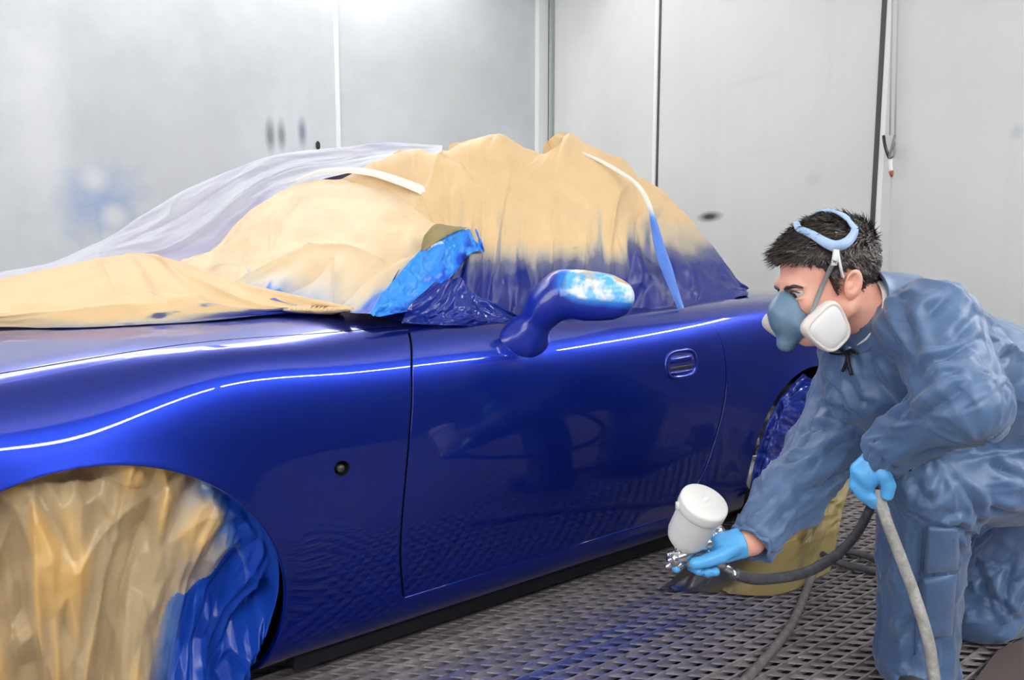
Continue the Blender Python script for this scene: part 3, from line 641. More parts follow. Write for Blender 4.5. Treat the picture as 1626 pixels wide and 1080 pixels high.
def sheet(name, rows, nu, nv, m, parent, seed=1, crx=6., cry=6., amp=.012, spray=None, edge=True, ridges=(), label=None, fine=.0, fac=.0, fcx=3., fcy=3., sharp=False, disp_mask=None, towards=(0, -1, .3)):
    Rw = np.asarray(rows, float)
    if sharp: Rw = np.stack([Rw[:, 0]]+[q for i in range(Rw.shape[1]-1) for q in ((Rw[:, i]*.8+Rw[:, i+1]*.2), (Rw[:, i]*.2+Rw[:, i+1]*.8))]+[Rw[:, -1]], 1)
    S = gridsurf(np.swapaxes(Rw, 0, 1), nu, nv)      # u along columns, v along rows
    U, V_ = np.meshgrid(np.linspace(0, 1, nu), np.linspace(0, 1, nv), indexing='ij')
    n = gnormals(S); n = np.where(((n*np.array(towards)).sum(-1) < 0)[..., None], -n, n)
    lu = np.linalg.norm(np.diff(S, axis=0), axis=-1).sum(0).mean(); lv = np.linalg.norm(np.diff(S, axis=1), axis=-1).sum(1).mean()
    x = U*lu; y = V_*lv
    d = amp*crumple(x*crx, y*cry, seed)+amp*.35*crumple(x*crx*2.3, y*cry*2.3, seed+20)
    if fac: d += -.25*fac+fac*(facet(x*fcx, y*fcy, seed+60)+.4*facet(x*fcx*2.2+3, y*fcy*2.2, seed+61)+.22*facet(x*fcx*4.5, y*fcy*4.5, seed+62))
    if fine: d += fine*crumple(x*crx*6, y*cry*6, seed+40)
    for (u0, v0, u1, v1, w, am) in ridges:
        ax_, ay = (u1-u0)*lu, (v1-v0)*lv; px_, py_ = x-u0*lu, y-v0*lv; L2 = ax_*ax_+ay*ay+1e-9; t = np.clip((px_*ax_+py_*ay)/L2, 0, 1)
        dd = np.sqrt((px_-t*ax_)**2+(py_-t*ay)**2); d += am*np.exp(-(dd/w))*(1-.5*np.abs(2*t-1))
    if disp_mask is not None: d = d*disp_mask(U, V_)
    if edge: d = d*(.35+.65*sstep(0, .05, V_)*sstep(0, .03, U)*sstep(0, .03, 1-U))
    S = S+n*d[..., None]; S[..., 2] = np.maximum(S[..., 2], .004+.002*np.abs(d)/(amp+fac+1e-6))
    at = {'spray': (spray(S, U, V_, x, y, d/max(amp, 1e-6)) if spray else np.zeros(U.shape)).reshape(-1)}
    return mesh(name, S.reshape(-1, 3), gridfaces(nu, nv), m, parent, attr=at, label=label)
def onstrip(name, pts, w, m, parent, off=.003, seed=3, spray=None, n=80, label=None):
    """a strip of tape along world points, facing the viewer side of the surface"""
    P = catmull(np.array(pts), n); T = np.gradient(P, axis=0); T /= np.linalg.norm(T, axis=1, keepdims=True)
    o_ = np.array([-.45, -.75, .5]); o_ = o_-(T@o_)[:, None]*T; o_ /= np.linalg.norm(o_, axis=1, keepdims=True); S_ = np.cross(T, o_)
    ww = np.broadcast_to(np.interp(np.linspace(0, 1, n), np.linspace(0, 1, len(np.atleast_1d(w))), np.atleast_1d(w)), (n,))
    nv = 9; q = np.linspace(-1, 1, nv); V = P[:, None]+S_[:, None]*(q[None, :, None]*ww[:, None, None]/2)+o_[:, None]*(off-.004*q[None, :, None]**2)
    U, Vv = np.meshgrid(np.linspace(0, 1, n), q, indexing='ij'); V = V+o_[:, None]*((.003+.007*sstep(.5, .7, U)*(seed == 8))*crumple(U*14, Vv*.8, seed))[..., None]
    L_ = np.linalg.norm(np.diff(P, axis=0), axis=1).sum()
    return mesh(name, V.reshape(-1, 3), gridfaces(n, nv), m, parent, attr={'spray': (spray(V, U, Vv) if spray else np.zeros(U.shape)).reshape(-1)}, label=label)

# --- roof and side window paper
silh = [(0, 528, 284, .90), (1, 600, 250, .70), (2, 655, 228, .62), (3, 700, 236, .56), (4, 735, 222, .53), (5, 790, 208, .50), (6, 830, 235, .48), (7, 868, 236, .46), (8, 900, 207, .46), (9, 950, 229, .47), (10, 1000, 258, .48), (11, 1040, 290, .48), (12, 1080, 326, .48), (13, 1113, 362, .46), (14, 1152, 412, .42), (15, 1187, 459, .30)]
r4 = linpts(silh, 16)
r0 = rowpts([(0, 588, 497, .125), (3, 690, 516, .118), (6, 800, 518, .112), (9, 940, 511, .112), (11, 1030, 502, .112), (13, 1110, 491, .118), (15, 1190, 465, .15)], 16)
r1 = rowpts([(0, 625, 440, .205), (3, 700, 448, .17), (6, 800, 448, .155), (9, 935, 442, .155), (11, 1025, 432, .165), (13, 1110, 440, .2), (15, 1186, 462, .2)], 16)
r2 = rowpts([(0, 650, 375, .33), (3, 715, 375, .26), (6, 800, 365, .215), (9, 930, 355, .21), (11, 1015, 355, .24), (13, 1105, 405, .29), (15, 1186, 461, .24)], 16)
r3 = rowpts([(0, 575, 325, .64), (3, 705, 290, .38), (6, 810, 282, .30), (9, 930, 280, .30), (11, 1030, 315, .33), (13, 1108, 380, .37), (15, 1186, 460, .27)], 16)
r5 = r4+[.2, .28, -.06]; r6 = r4+[.34, .7, -.2]
paper_top = empty('masking_paper', atY(880, 512, .15), 'tan paper over roof and side window, sprayed dark blue along the beltline', 'masking paper', 'masking papers on the car')
def sp_side(S, U, V_, x, y, d):
    z = S[..., 2]; base = sstep(1.09, .90, z+.05*fbm(x*7, y*2, 5)+.03*fbm(x*25, y*3, 8)+.018*np.clip(d, -1, 1))
    right = sstep(1.45, 1.75, S[..., 0])*.35*sstep(1.28, 1.05, z)
    streak = .5*sstep(.04, .28, fbm(x*16, y*1.3, 11))*sstep(1.26, 1.02, z)
    return np.clip(base*.85+right+streak, 0, 1)
sheet('side_window_sheet', [r0, r1, r2, r3, r4, r5, r6], 360, 260, M['paper'], paper_top, 3, 5, 2.2, .010, sp_side, fine=.0012, fac=.034, fcx=8, fcy=2.4, sharp=True, disp_mask=lambda U, V_: 1-.3*sstep(.22, .5, V_),
      ridges=((.36, .05, .40, .48, .012, .014), (.50, .05, .53, .40, .010, .013), (.28, .1, .30, .42, .012, -.012), (.63, .12, .69, .60, .018, .022), (.44, .08, .45, .36, .008, -.008), (.17, .5, .22, .68, .02, .02), (.2, .66, .3, .5, .015, -.018), (.76, .2, .70, .55, .012, -.012), (.84, .08, .80, .5, .012, .012), (.57, .1, .6, .3, .008, .008)))
# --- windscreen paper
t7 = rowpts([(0, 288, 410, .95), (1, 348, 374, .97), (2, 408, 320, .97), (3, 470, 283, .93), (4, 560, 274, .74), (5, 665, 305, .46), (6, 755, 360, .285)], 7)
b7 = rowpts([(0, 284, 418, .86), (1, 305, 432, .70), (2, 350, 452, .52), (3, 405, 469, .40), (4, 470, 482, .29), (5, 535, 492, .20), (6, 594, 496, .118)], 7)
c7 = rowpts([(0, 286, 414, .9), (1, 335, 410, .80), (2, 390, 405, .66), (3, 440, 402, .56), (4, 520, 398, .44), (5, 590, 405, .30), (6, 655, 432, .17)], 7)
d7 = rowpts([(0, 287, 412, .93), (1, 342, 390, .9), (2, 400, 355, .83), (3, 460, 335, .75), (4, 545, 330, .58), (5, 635, 350, .36), (6, 710, 394, .215)], 7)
paper_ws = empty('masking_paper', atY(470, 480, .3), 'pale tan paper tented over the windscreen, edged above by a curved white tape', 'masking paper', 'masking papers on the car')
def sp_ws(S, U, V_, x, y, d):
    a = sstep(.30, .0, V_+.25*fbm(x*5, y*4, 3))*.6*sstep(.25, .5, U); b_ = sstep(.1, .32, fbm(x*9, y*9, 17)-.12*V_+.05)*.5*sstep(.5, .1, V_)
    c = sstep(.88, 1.0, U+.1*fbm(x*6, y*6, 4))*.8*sstep(.9, .3, V_); return np.clip(a*.7+b_+c, 0, 1)
sheet('windscreen_sheet', [b7, c7, d7, t7], 220, 160, M['paper_pale'], paper_ws, 9, 5, 5, .010, sp_ws, fine=.001, fac=.035, fcx=4, fcy=3.5,
      ridges=((.35, .0, .60, .38, .012, .02), (.60, .38, .86, .33, .010, .018), (.55, .0, .70, .30, .010, -.018), (.70, .3, .8, .02, .010, .016), (.45, .4, .52, .9, .02, -.012), (.8, .0, .93, .5, .012, -.014), (.2, .25, .5, .30, .02, .02)))
sp_t = lambda V, U, q: sstep(.93, 1.0, U)*.5
onstrip('white_tape', [atY(470, 287, .90), atY(515, 272, .82), atY(580, 273, .69), atY(640, 290, .52), atY(695, 314, .39), atY(735, 340, .31), atY(757, 362, .27)], [.012, .028, .034, .032], M['tape'], paper_ws, .006, spray=sp_t)
# --- rear tape across the roof paper
onstrip('white_tape', [atY(912, 242, .42), atY(945, 255, .38), atY(985, 277, .32), atY(1012, 298, .28), atY(1028, 325, .24), atY(1038, 360, .205), atY(1046, 395, .18), atY(1058, 430, .15), atY(1070, 465, .125), atY(1080, 492, .10)], [.010, .014, .016, .016, .018, .034, .040, .026, .022], M['tape'], paper_top, .014, 8, spray=lambda V, U, q: sstep(.42, .55, U)*.62+.15*fbm(U*12, q, 4))
# --- wet blue strip over the windscreen pillar, with a torn flap above it
def sp_f(S, U, V_, x, y, d): return np.clip(.12+1.5*fbm(x*20, y*20, 6)+.35*sstep(.8, .2, V_)+.2*np.clip(d, -1, 1), 0, 1)
pf = empty('blue_film', atY(640, 480, .12), 'bright blue sprayed tape strip slanting up the windscreen pillar', 'masking film')
sheet('film_strip', [linpts([(0, 604, 503, .09), (1, 668, 486, .10), (2, 716, 440, .145), (3, 748, 402, .19), (4, 770, 400, .20)], 5), linpts([(0, 594, 500, .09), (1, 652, 455, .125), (2, 695, 410, .175), (3, 738, 380, .225), (4, 765, 382, .21)], 5),
      linpts([(0, 584, 496, .10), (1, 634, 432, .15), (2, 682, 386, .20), (3, 735, 358, .25), (4, 757, 362, .245)], 5)], 120, 50, M['film'], pf, 14, 22, 22, .006, sp_f, fine=.0015, fac=.034, fcx=20, fcy=20)
sheet('torn_flap', [linpts([(0, 668, 402, .19), (3, 700, 380, .205)], 4), linpts([(0, 670, 388, .20), (3, 722, 368, .22)], 4), linpts([(0, 674, 374, .205), (1, 692, 356, .215), (3, 746, 361, .235)], 4)], 60, 40, M['paper_olive'], pf, 16, 14, 14, .008, lambda S, U, V_, x, y, d: .15+.6*fbm(x*20, y*20, 9), fine=.001)
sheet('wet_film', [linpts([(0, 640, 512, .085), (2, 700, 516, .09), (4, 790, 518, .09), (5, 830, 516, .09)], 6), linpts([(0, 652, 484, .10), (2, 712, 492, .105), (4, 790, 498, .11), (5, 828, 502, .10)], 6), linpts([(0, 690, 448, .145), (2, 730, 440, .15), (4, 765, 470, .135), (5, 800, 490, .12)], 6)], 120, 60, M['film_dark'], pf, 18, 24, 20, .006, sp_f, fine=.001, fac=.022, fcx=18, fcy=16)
# --- bonnet paper
def on_top(px, py, lift=.006, ymax=.84):
    """where a line of sight meets the bonnet sheet"""
    best = None
    for Y in np.linspace(.16, ymax, 300):
        p = atY(px, py, Y); yy = samp(PT, np.full(200, p[0]), np.linspace(.55, 1, 200)); z = np.interp(Y, yy[:, 1], yy[:, 2])
        if p[2] < z+lift: return p
    return atY(px, py, ymax*.6)
near = [(-60, 524), (0, 519), (100, 519), (200, 515), (330, 508), (440, 499), (545, 494)]
h0 = np.array([on_top(*q) for q in near])
h2 = np.array([atY(x, y, Y) for x, y, Y in ((-60, 458, 1.0), (0, 443, .95), (100, 423, .90), (200, 404, .85), (262, 409, .76), (340, 440, .60), (560, 489, .17))])
h1 = np.array([atY(x, y, Y) for x, y, Y in ((-60, 492, .62), (0, 482, .60), (100, 474, .55), (205, 462, .50), (300, 465, .42), (420, 478, .33), (552, 492, .17))])
h3 = h2+[0, .25, -.05]; h4 = h2+[0, .6, -.16]
paper_h = empty('masking_paper', h0[3], 'tan paper spread over the bonnet, its near edge lying on the blue wing', 'masking paper', 'masking papers on the car')
def sp_h(S, U, V_, x, y, d):
    b_ = sstep(.10, .0, V_)*.35*sstep(.1, .35, U)+.75*sstep(.55, .9, U)*sstep(.16, .04, V_+.08*fbm(x*9, y*9, 2)); c = .55*sstep(.12, .3, fbm(x*8, y*12, 21)-.02)*sstep(.45, .6, U)*sstep(.5, .1, V_)
    return np.clip(b_+c+.12*sstep(.25, 0, V_), 0, 1)
sheet('bonnet_sheet', [h0, h1, h2, h3, h4], 260, 150, M['paper'], paper_h, 30, 3.5, 7, .006, sp_h, fine=.001, fac=.022, fcx=2.6, fcy=4, ridges=((.5, .55, .95, .06, .010, .014), (.52, .45, .60, .15, .012, -.01), (.42, .5, .48, .2, .012, .008), (.6, .5, .7, .22, .012, .012), (.0, .1, .5, .15, .02, .008)), towards=(0, -.5, 1))
# --- milky plastic over the far side
sx = [(-60, 447), (0, 433), (75, 417), (150, 384), (215, 345), (300, 297), (370, 265), (430, 245), (540, 232), (620, 228), (700, 231)]
nx_ = [(-60, 475), (0, 462), (90, 438), (190, 420), (280, 415), (345, 388), (405, 338), (465, 298), (550, 275), (650, 250), (705, 246)]
mx = [((a[0]*.55+b_[0]*.45), (a[1]*.55+b_[1]*.45)) for a, b_ in zip(sx, nx_)]
pr = [np.array([atY(x, y, 1.02) for x, y in nx_]), np.array([atY(x, y, 1.16) for x, y in mx]), np.array([atY(x, y, 1.30) for x, y in sx])]
pr += [pr[2]+[0, .15, -.05], pr[2]+[0, .33, -.22]]
plastic = empty('plastic_sheet', pr[0][3], 'milky lavender plastic sheet over the far side of the bonnet and windscreen', 'plastic sheet')
sheet('film_sheet', pr, 260, 120, M['plastic'], plastic, 44, 2.2, 9, .008, fac=.022, fcx=3, fcy=9, spray=lambda S, U, V_, x, y, d: sstep(.16, .02, V_)*.55*sstep(.9, .3, U), fine=.001, ridges=((.1, .05, .75, .2, .012, .014), (.3, .1, .95, .3, .010, .012), (.25, .3, .6, .36, .010, -.010), (.45, .38, .47, .46, .01, .012)), towards=(0, -.5, 1))
ant = empty('aerial', atY(505, 232, 1.35), 'small black aerial tip sticking up behind the plastic sheet', 'aerial')
pa = atY(505, 236, 1.35); mb = MB(); mb.lathe([(.006, -.04), (.006, .0), (.009, .004), (.009, .02), (.005, .028), (0, .03)], pa, (0, 0, 1), 12); mb.build('aerial_tip', M['black'], ant)
# --- wrapped door mirror (part of the car)
a0 = atY(836, 533, .045); a1 = atY(868, 486, -.01); A = atY(893, 466, -.045); B = atY(975, 474, -.155)
ax_ = (B-A); La = np.linalg.norm(ax_); ax_ /= La; Rm = frame(ax_, (0, 0, 1)); cm = (A+B)/2
def f_mir(P):
    q = (P-cm) @ Rm; h = (np.abs(q[:, 0]/(La*.5+.05))**2.6+np.abs(q[:, 1]/.052)**2.4+np.abs(q[:, 2]/(.062-.004*q[:, 0]/.1))**2.4)**(1/2.5); d = (h-1)*.05
    d = smin(d, cone(P, a0, a1, .046, .038), .045); d = smin(d, cone(P, a1, A, .038, .045), .03); return smin(d, ellip(P, a0+[0, .012, -.015], (.08, .036, .045)), .045)
V, F = sdf_mesh(f_mir, np.minimum(a0, B)-.14, np.maximum(a0, B)+.14, .004); V = relax(V, F, 2)
nn = vnormals(V, F); q = (V-cm) @ Rm
dd = .0035*crumple(q[:, 0]*26+q[:, 1]*9, q[:, 2]*26, 5)+.001*crumple(q[:, 0]*90, q[:, 2]*90+q[:, 1]*50, 9); mk = sstep(-.10, -.04, q[:, 0]); V = V+nn*(dd*mk)[:, None]
m = M['wrap'] = mat('taped_mirror_wrap', (.8, .8, .78), .3, coat=.4); N, L, b = nodes(m); a = N.new('ShaderNodeAttribute'); a.attribute_name = 'spray'; n2 = tex_noise(m, 22, 4, .6); n3 = tex_noise(m, 13, 2, .5)
top = mixc(m, ramp(m, n3.outputs[0], [(.52, (0, 0, 0)), (.58, (1, 1, 1))]).outputs[0], (.78, .84, .86), (.62, .45, .24)); top = mixc(m, ramp(m, n2.outputs[0], [(.44, (0, 0, 0)), (.58, (1, 1, 1))]).outputs[0], (.10, .45, .85), top)
r = ramp(m, mathn(m, 'ADD', a.outputs['Fac'], mathn(m, 'MULTIPLY', mathn(m, 'SUBTRACT', n2.outputs[0], .5), .25)), [(.22, (0, 0, 0, 0)), (.45, (.02, .18, .7, 1)), (.7, (.004, .02, .3, 1))])
fac = ramp(m, mathn(m, 'ADD', a.outputs['Fac'], mathn(m, 'MULTIPLY', mathn(m, 'SUBTRACT', n2.outputs[0], .5), .25)), [(.25, (0, 0, 0)), (.42, (1, 1, 1))])
L.new(mixc(m, fac.outputs[0], top, r.outputs[0]), b.inputs['Base Color'])
spr = np.clip(sstep(.02, -.035, q[:, 2])*.8+sstep(.0, -.10, q[:, 0])*.75, 0, 1)
mesh('door_mirror', V, F, M['wrap'], car, attr={'spray': spr}, label='door mirror wrapped in tape, sprayed blue below')

# --- front wheel: creased paper hanging in the arch
Rf = AF[2]-.004; nu, nv = 300, 260
th = np.radians(np.linspace(205, -24, 13)); topr = np.stack([AF[0]+Rf*np.cos(th), np.full(13, .034), AF[2]+Rf*np.sin(th)], -1); topr[-3:, 1] = (.04, .05, .06)
bx = np.linspace(-.36, .225, 13); rows = [topr]
for w_, yy in ((.08, .028), (.35, .012), (.7, .005), (1.0, .0)):
    p = np.stack([topr[:, 0]*(1-w_**.6)+bx*w_**.6, topr[:, 1]*(1-w_)+yy*w_+np.array([0]*10+[.03, .05, .06])*w_, topr[:, 2]*(1-w_)+.02*w_], -1); rows.append(p)
pw = empty('masking_paper', (AF[0], .02, .02), 'creased shiny tan paper hanging over the front wheel inside the arch', 'masking paper')
def sp_w(S, U, V_, x, y, d):
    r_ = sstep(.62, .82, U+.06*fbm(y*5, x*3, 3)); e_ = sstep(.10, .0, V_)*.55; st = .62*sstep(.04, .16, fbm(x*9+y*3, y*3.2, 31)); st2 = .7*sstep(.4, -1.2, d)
    cut = 1-.85*sstep(.15, .4, V_)*sstep(.95, .8, U)*(fbm(x*4, y*3, 41) > -.05)
    return np.clip(r_*.95*cut+e_+st*.42+st2*.35+.06, 0, 1)
sheet('wheel_sheet', rows, nu, nv, M['paper_wheel'], pw, 51, 7, 3.2, .018, sp_w, edge=False, fine=.0012, fac=.10, fcx=9, fcy=4.6, disp_mask=lambda U, V_: sstep(.0, .30, V_),
      ridges=((.45, .02, .42, 1.0, .006, .014), (.58, .02, .56, .45, .010, .022), (.56, .45, .46, 1, .012, .02), (.30, .05, .12, .5, .010, -.016), (.42, .3, .3, .62, .008, .014), (.66, .06, .55, .75, .012, -.02), (.5, .5, .58, .36, .008, .014), (.72, .1, .70, .95, .010, .02), (.82, .1, .78, .9, .012, -.015), (.9, .12, .86, .8, .008, .012), (.2, .4, .33, .42, .008, .012)))
# --- rear arch: wet blue film; skirt of paper on the floor below it
pr_ = empty('blue_film', atY(1205, 790, .0), 'crumpled dark blue film bunched in the rear wheel arch beside the crouching person', 'masking film')
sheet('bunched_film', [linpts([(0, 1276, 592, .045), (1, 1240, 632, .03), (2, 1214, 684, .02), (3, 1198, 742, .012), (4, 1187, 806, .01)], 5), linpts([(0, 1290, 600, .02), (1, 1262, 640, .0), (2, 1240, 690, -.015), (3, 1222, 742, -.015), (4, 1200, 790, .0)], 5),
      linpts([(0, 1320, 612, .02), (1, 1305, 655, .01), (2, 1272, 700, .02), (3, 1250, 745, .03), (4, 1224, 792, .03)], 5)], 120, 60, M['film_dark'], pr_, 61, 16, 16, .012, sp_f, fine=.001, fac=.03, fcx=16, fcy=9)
sk = empty('masking_paper', atZ(1220, 930, .01), 'dirty olive tan paper skirt below the rear wheel arch, spread over the grating, its left painted darker as shade', 'masking paper')
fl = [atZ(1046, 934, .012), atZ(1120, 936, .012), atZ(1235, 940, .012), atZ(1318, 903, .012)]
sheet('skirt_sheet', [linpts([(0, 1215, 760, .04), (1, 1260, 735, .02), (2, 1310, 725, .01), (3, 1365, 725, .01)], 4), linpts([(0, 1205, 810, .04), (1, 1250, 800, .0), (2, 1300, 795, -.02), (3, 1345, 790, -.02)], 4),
      linpts([(0, 1120, 880, .09), (1, 1200, 880, .02), (2, 1270, 870, -.06), (3, 1332, 845, -.06)], 4), np.array(fl)], 160, 120, M['paper_olive'], sk, 71, 9, 7, .015, fac=.06, fcx=7, fcy=5, spray=lambda S, U, V_, x, y, d: np.clip(.1+.3*sstep(.05, .3, fbm(x*9, y*5, 3))+.5*sstep(.6, .3, U)*sstep(.4, .7, V_), 0, 1), fine=.002, ridges=((.45, .2, .4, .9, .01, .03), (.7, .2, .66, .9, .012, .03), (.3, .4, .1, .95, .015, .03)))  # last spray term paints shade over the lower left; the rest is dirt
# ============================================================ THE PERSON, crouching on one knee beside the rear wing
def nrm(v): v = np.asarray(v, float); return v/np.linalg.norm(v)
HC = atD(1312, 449, 1.385)
HF = frame(-RT*.97-FW*.06+np.array([0, 0, -.27]), np.array([0, 0, 1.])-RT*.15)       # head frame: x forward, y left, z up
HS = .94
def hl(x, y, z): return HC+HF @ (np.array([x, y, z])*HS)
NKb = atD(1396, 510, 1.41)
SL = atD(1474, 512, 1.30); SRr = atD(1370, 560, 1.60); EL = atD(1532, 642, 1.19); WL = atD(1402, 722, 1.335)
ER = atD(1312, 712, 1.53); WR = atD(1194, 862, 1.375)
CH = atD(1425, 560, 1.45); WA = atD(1560, 618, 1.52); PV = atD(1675, 690, 1.60); HLp = atD(1690, 738, 1.52); HRp = atD(1715, 760, 1.74)
KL = atD(1470, 775, 1.45); AL = atD(1452, 1025, 1.60); KR = atD(1542, 968, 1.80); AR_ = atD(1770, 985, 2.02)
print('knee z', KL[2], 'ankle', AL[2], 'kr', KR[2], 'ar', AR_[2], 'wrist', WR, 'lens', np.linalg.norm(SRr-ER), np.linalg.norm(ER-WR), np.linalg.norm(SL-EL), np.linalg.norm(EL-WL), np.linalg.norm(KL-AL), np.linalg.norm(HLp-KL), np.linalg.norm(KR-HRp), 'head', HC)
# ---- hands: joints of each finger chain
RH = dict(palm=[((1186, 860, 1.372), (1150, 866, 1.366), .024, .021), ((1180, 855, 1.374), (1140, 862, 1.374), .019, .015), ((1182, 870, 1.368), (1148, 882, 1.368), .018, .015)],
          fing=[([(1140, 860, 1.376), (1108, 870, 1.385), (1086, 884, 1.375), (1074, 902, 1.352)], .0105), ([(1142, 868, 1.380), (1116, 882, 1.392), (1100, 899, 1.378), (1110, 907, 1.352)], .0105),
                ([(1146, 876, 1.380), (1124, 890, 1.392), (1112, 905, 1.378), (1124, 909, 1.354)], .010), ([(1150, 883, 1.378), (1132, 897, 1.388), (1124, 909, 1.374), (1136, 908, 1.354)], .009),
                ([(1170, 868, 1.356), (1144, 883, 1.338), (1122, 890, 1.334), (1104, 895, 1.334)], .0125)])
LH = dict(palm=[((1398, 728, 1.335), (1374, 756, 1.335), .023, .021), ((1390, 724, 1.335), (1364, 746, 1.337), .017, .015), ((1402, 738, 1.330), (1380, 764, 1.332), .017, .014)],
          fing=[([(1362, 748, 1.338), (1358, 770, 1.345), (1372, 786, 1.342), (1388, 792, 1.330)], .0105), ([(1366, 754, 1.336), (1364, 778, 1.345), (1380, 793, 1.342), (1396, 799, 1.328)], .0105),
                ([(1372, 760, 1.334), (1371, 784, 1.342), (1387, 799, 1.340), (1402, 806, 1.327)], .010), ([(1379, 763, 1.331), (1379, 786, 1.340), (1393, 801, 1.340), (1405, 810, 1.329)], .009),
                ([(1394, 742, 1.318), (1404, 756, 1.308), (1411, 771, 1.309), (1408, 786, 1.314)], .0125)])
def hand_prims(Hd):
    pr = []
    for a, b_, ra, rb in Hd['palm']: pr.append((atD(*a), atD(*b_), ra, rb, .012))
    fg = []
    for ch, r in Hd['fing']:
        J = [atD(*q) for q in ch]; rs = [r*1.08, r, r*.93, r*.82]; fg.append([(J[i], J[i+1], rs[i], rs[i+1]) for i in range(3)])
    return pr, fg
RHP, LHP = hand_prims(RH), hand_prims(LH)
def f_hand(P, HP, off=0):
    pr, fg = HP; d = None
    for a, b_, ra, rb, k_ in pr: c = cone(P, a, b_, ra, rb); d = c if d is None else smin(d, c, k_)
    for chain in fg:
        c = None
        for a, b_, ra, rb in chain: x = cone(P, a, b_, ra, rb); c = x if c is None else smin(c, x, .003)
        d = smin(d, c, .004)
    return d-off
def lc(P): return ((P-HC) @ HF)/HS
def f_skull(q):
    d = ellip(q, (-.012, 0, .040), (.098, .077, .088)); d = smin(d, ellip(q, (.034, 0, -.02), (.060, .060, .088)), .03)
    for s in (-1, 1):
        d = smin(d, cone(q, (-.002, s*.050, -.055), (.060, s*.016, -.103), .022, .020), .03); d = smin(d, ball(q, (.062, s*.036, -.030), .022), .02)
    return smin(d, ball(q, (.074, 0, -.100), .019), .02)
def f_head(P):
    q = lc(P); d = f_skull(q); d = smin(d, cone(q, (.090, -.032, .020), (.090, .032, .020), .010, .010), .016)
    d = smin(d, cone(q, (.096, 0, .008), (.118, 0, -.034), .007, .0095), .010); d = smin(d, ellip(q, (.107, 0, -.037), (.012, .018, .008)), .008)
    d = smin(d, ellip(q, (.090, 0, -.066), (.014, .024, .006)), .008); d = smin(d, ellip(q, (.086, 0, -.076), (.014, .021, .006)), .006)
    for s in (-1, 1):
        d = smax(d, -ellip(q, (.098, s*.033, -.001), (.020, .019, .0105)), .010)
        d = smin(d, ellip(q, (.078, s*.034, .010), (.016, .016, .0055)), .006); d = smin(d, ellip(q, (.077, s*.034, -.0115), (.015, .015, .004)), .006)
        # ear: tilted shell with a hollow
        Re = frame((-.25, s*.25, 1), (-1, 0, 0)); e = ellip(q, (-.012, s*.083, -.006), (.033, .009, .020), Re)
        e = smax(e, -ellip(q, (-.008, s*.094, -.002), (.021, .014, .0115), Re), .004); e = smin(e, ellip(q, (-.004, s*.083, -.008), (.006, .006, .008)), .003); d = smin(d, e, .006)
    return d*HS
def f_body(P):
    d = f_head(P); nk0 = hl(-.030, 0, -.03); d = smin(d, cone(P, nk0, NKb, .054*HS, .060), .03)
    d = smin(d, cone(P, hl(.005, 0, -.06), NKb, .036, .045), .02)
    d = smin(d, cone(P, NKb, CH, .055, .115), .03); d = smin(d, cone(P, SL, SRr, .055, .055), .05); d = smin(d, cone(P, CH, WA, .12, .105), .05); d = smin(d, cone(P, WA, PV, .105, .12), .05)
    d = smin(d, cone(P, SL, EL, .045, .036), .02); d = smin(d, cone(P, EL, WL, .038, .026), .02); d = smin(d, cone(P, SRr, ER, .045, .036), .02); d = smin(d, cone(P, ER, WR, .038, .0255), .02)
    d = smin(d, cone(P, PV, HLp, .1, .08), .04); d = smin(d, cone(P, PV, HRp, .1, .08), .04); d = smin(d, cone(P, HLp, KL, .08, .055), .03); d = smin(d, cone(P, KL, AL, .054, .036), .03)
    d = smin(d, cone(P, HRp, KR, .08, .055), .03); d = smin(d, cone(P, KR, AR_, .052, .036), .03)
    d = smin(d, cone(P, AL, AL+np.array([-.085, -.042, -.05]), .032, .022), .02); d = smin(d, cone(P, AR_, AR_+np.array([.1, -.08, -.01]), .034, .026), .02)
    return smin(smin(d, f_hand(P, RHP), .008), f_hand(P, LHP), .008)
pts = np.array([HC, SL, SRr, EL, WL, ER, WR, PV, HLp, HRp, KL, AL, KR, AR_, NKb]+[p[0] for HP in (RHP, LHP) for c in HP[1] for p in c])
m = M['skin'] = mat('skin', (.74, .40, .30), .45, sub=.12); n = tex_noise(m, 18, 4, .6); N, L, b = nodes(m)
L.new(mixc(m, ramp(m, n.outputs[0], [(.35, (0, 0, 0)), (.7, (1, 1, 1))]).outputs[0], (.80, .45, .33), (.84, .38, .29)), b.inputs['Base Color']); bump(m, tex_noise(m, 400, 2).outputs[0], .06, .001)
M['hair'] = mat('dark_hair', (.022, .012, .010), .42, spec=.6); n = tex_noise(M['hair'], 30, 3, .6); N, L, b = nodes(M['hair'])
L.new(mixc(M['hair'], n.outputs[0], (.010, .006, .006), (.055, .032, .026)), b.inputs['Base Color'])
person = empty('person', (CH[0]+.25, CH[1], 0), 'person in blue coveralls and respirator, on one knee and leaning forward, holding a spray gun', 'person')
V, F = sdf_mesh(f_body, pts.min(0)-.22, pts.max(0)+.22, .003); V = relax(V, F, 1, .4)
body = mesh('body', V, F, M['skin'], person)
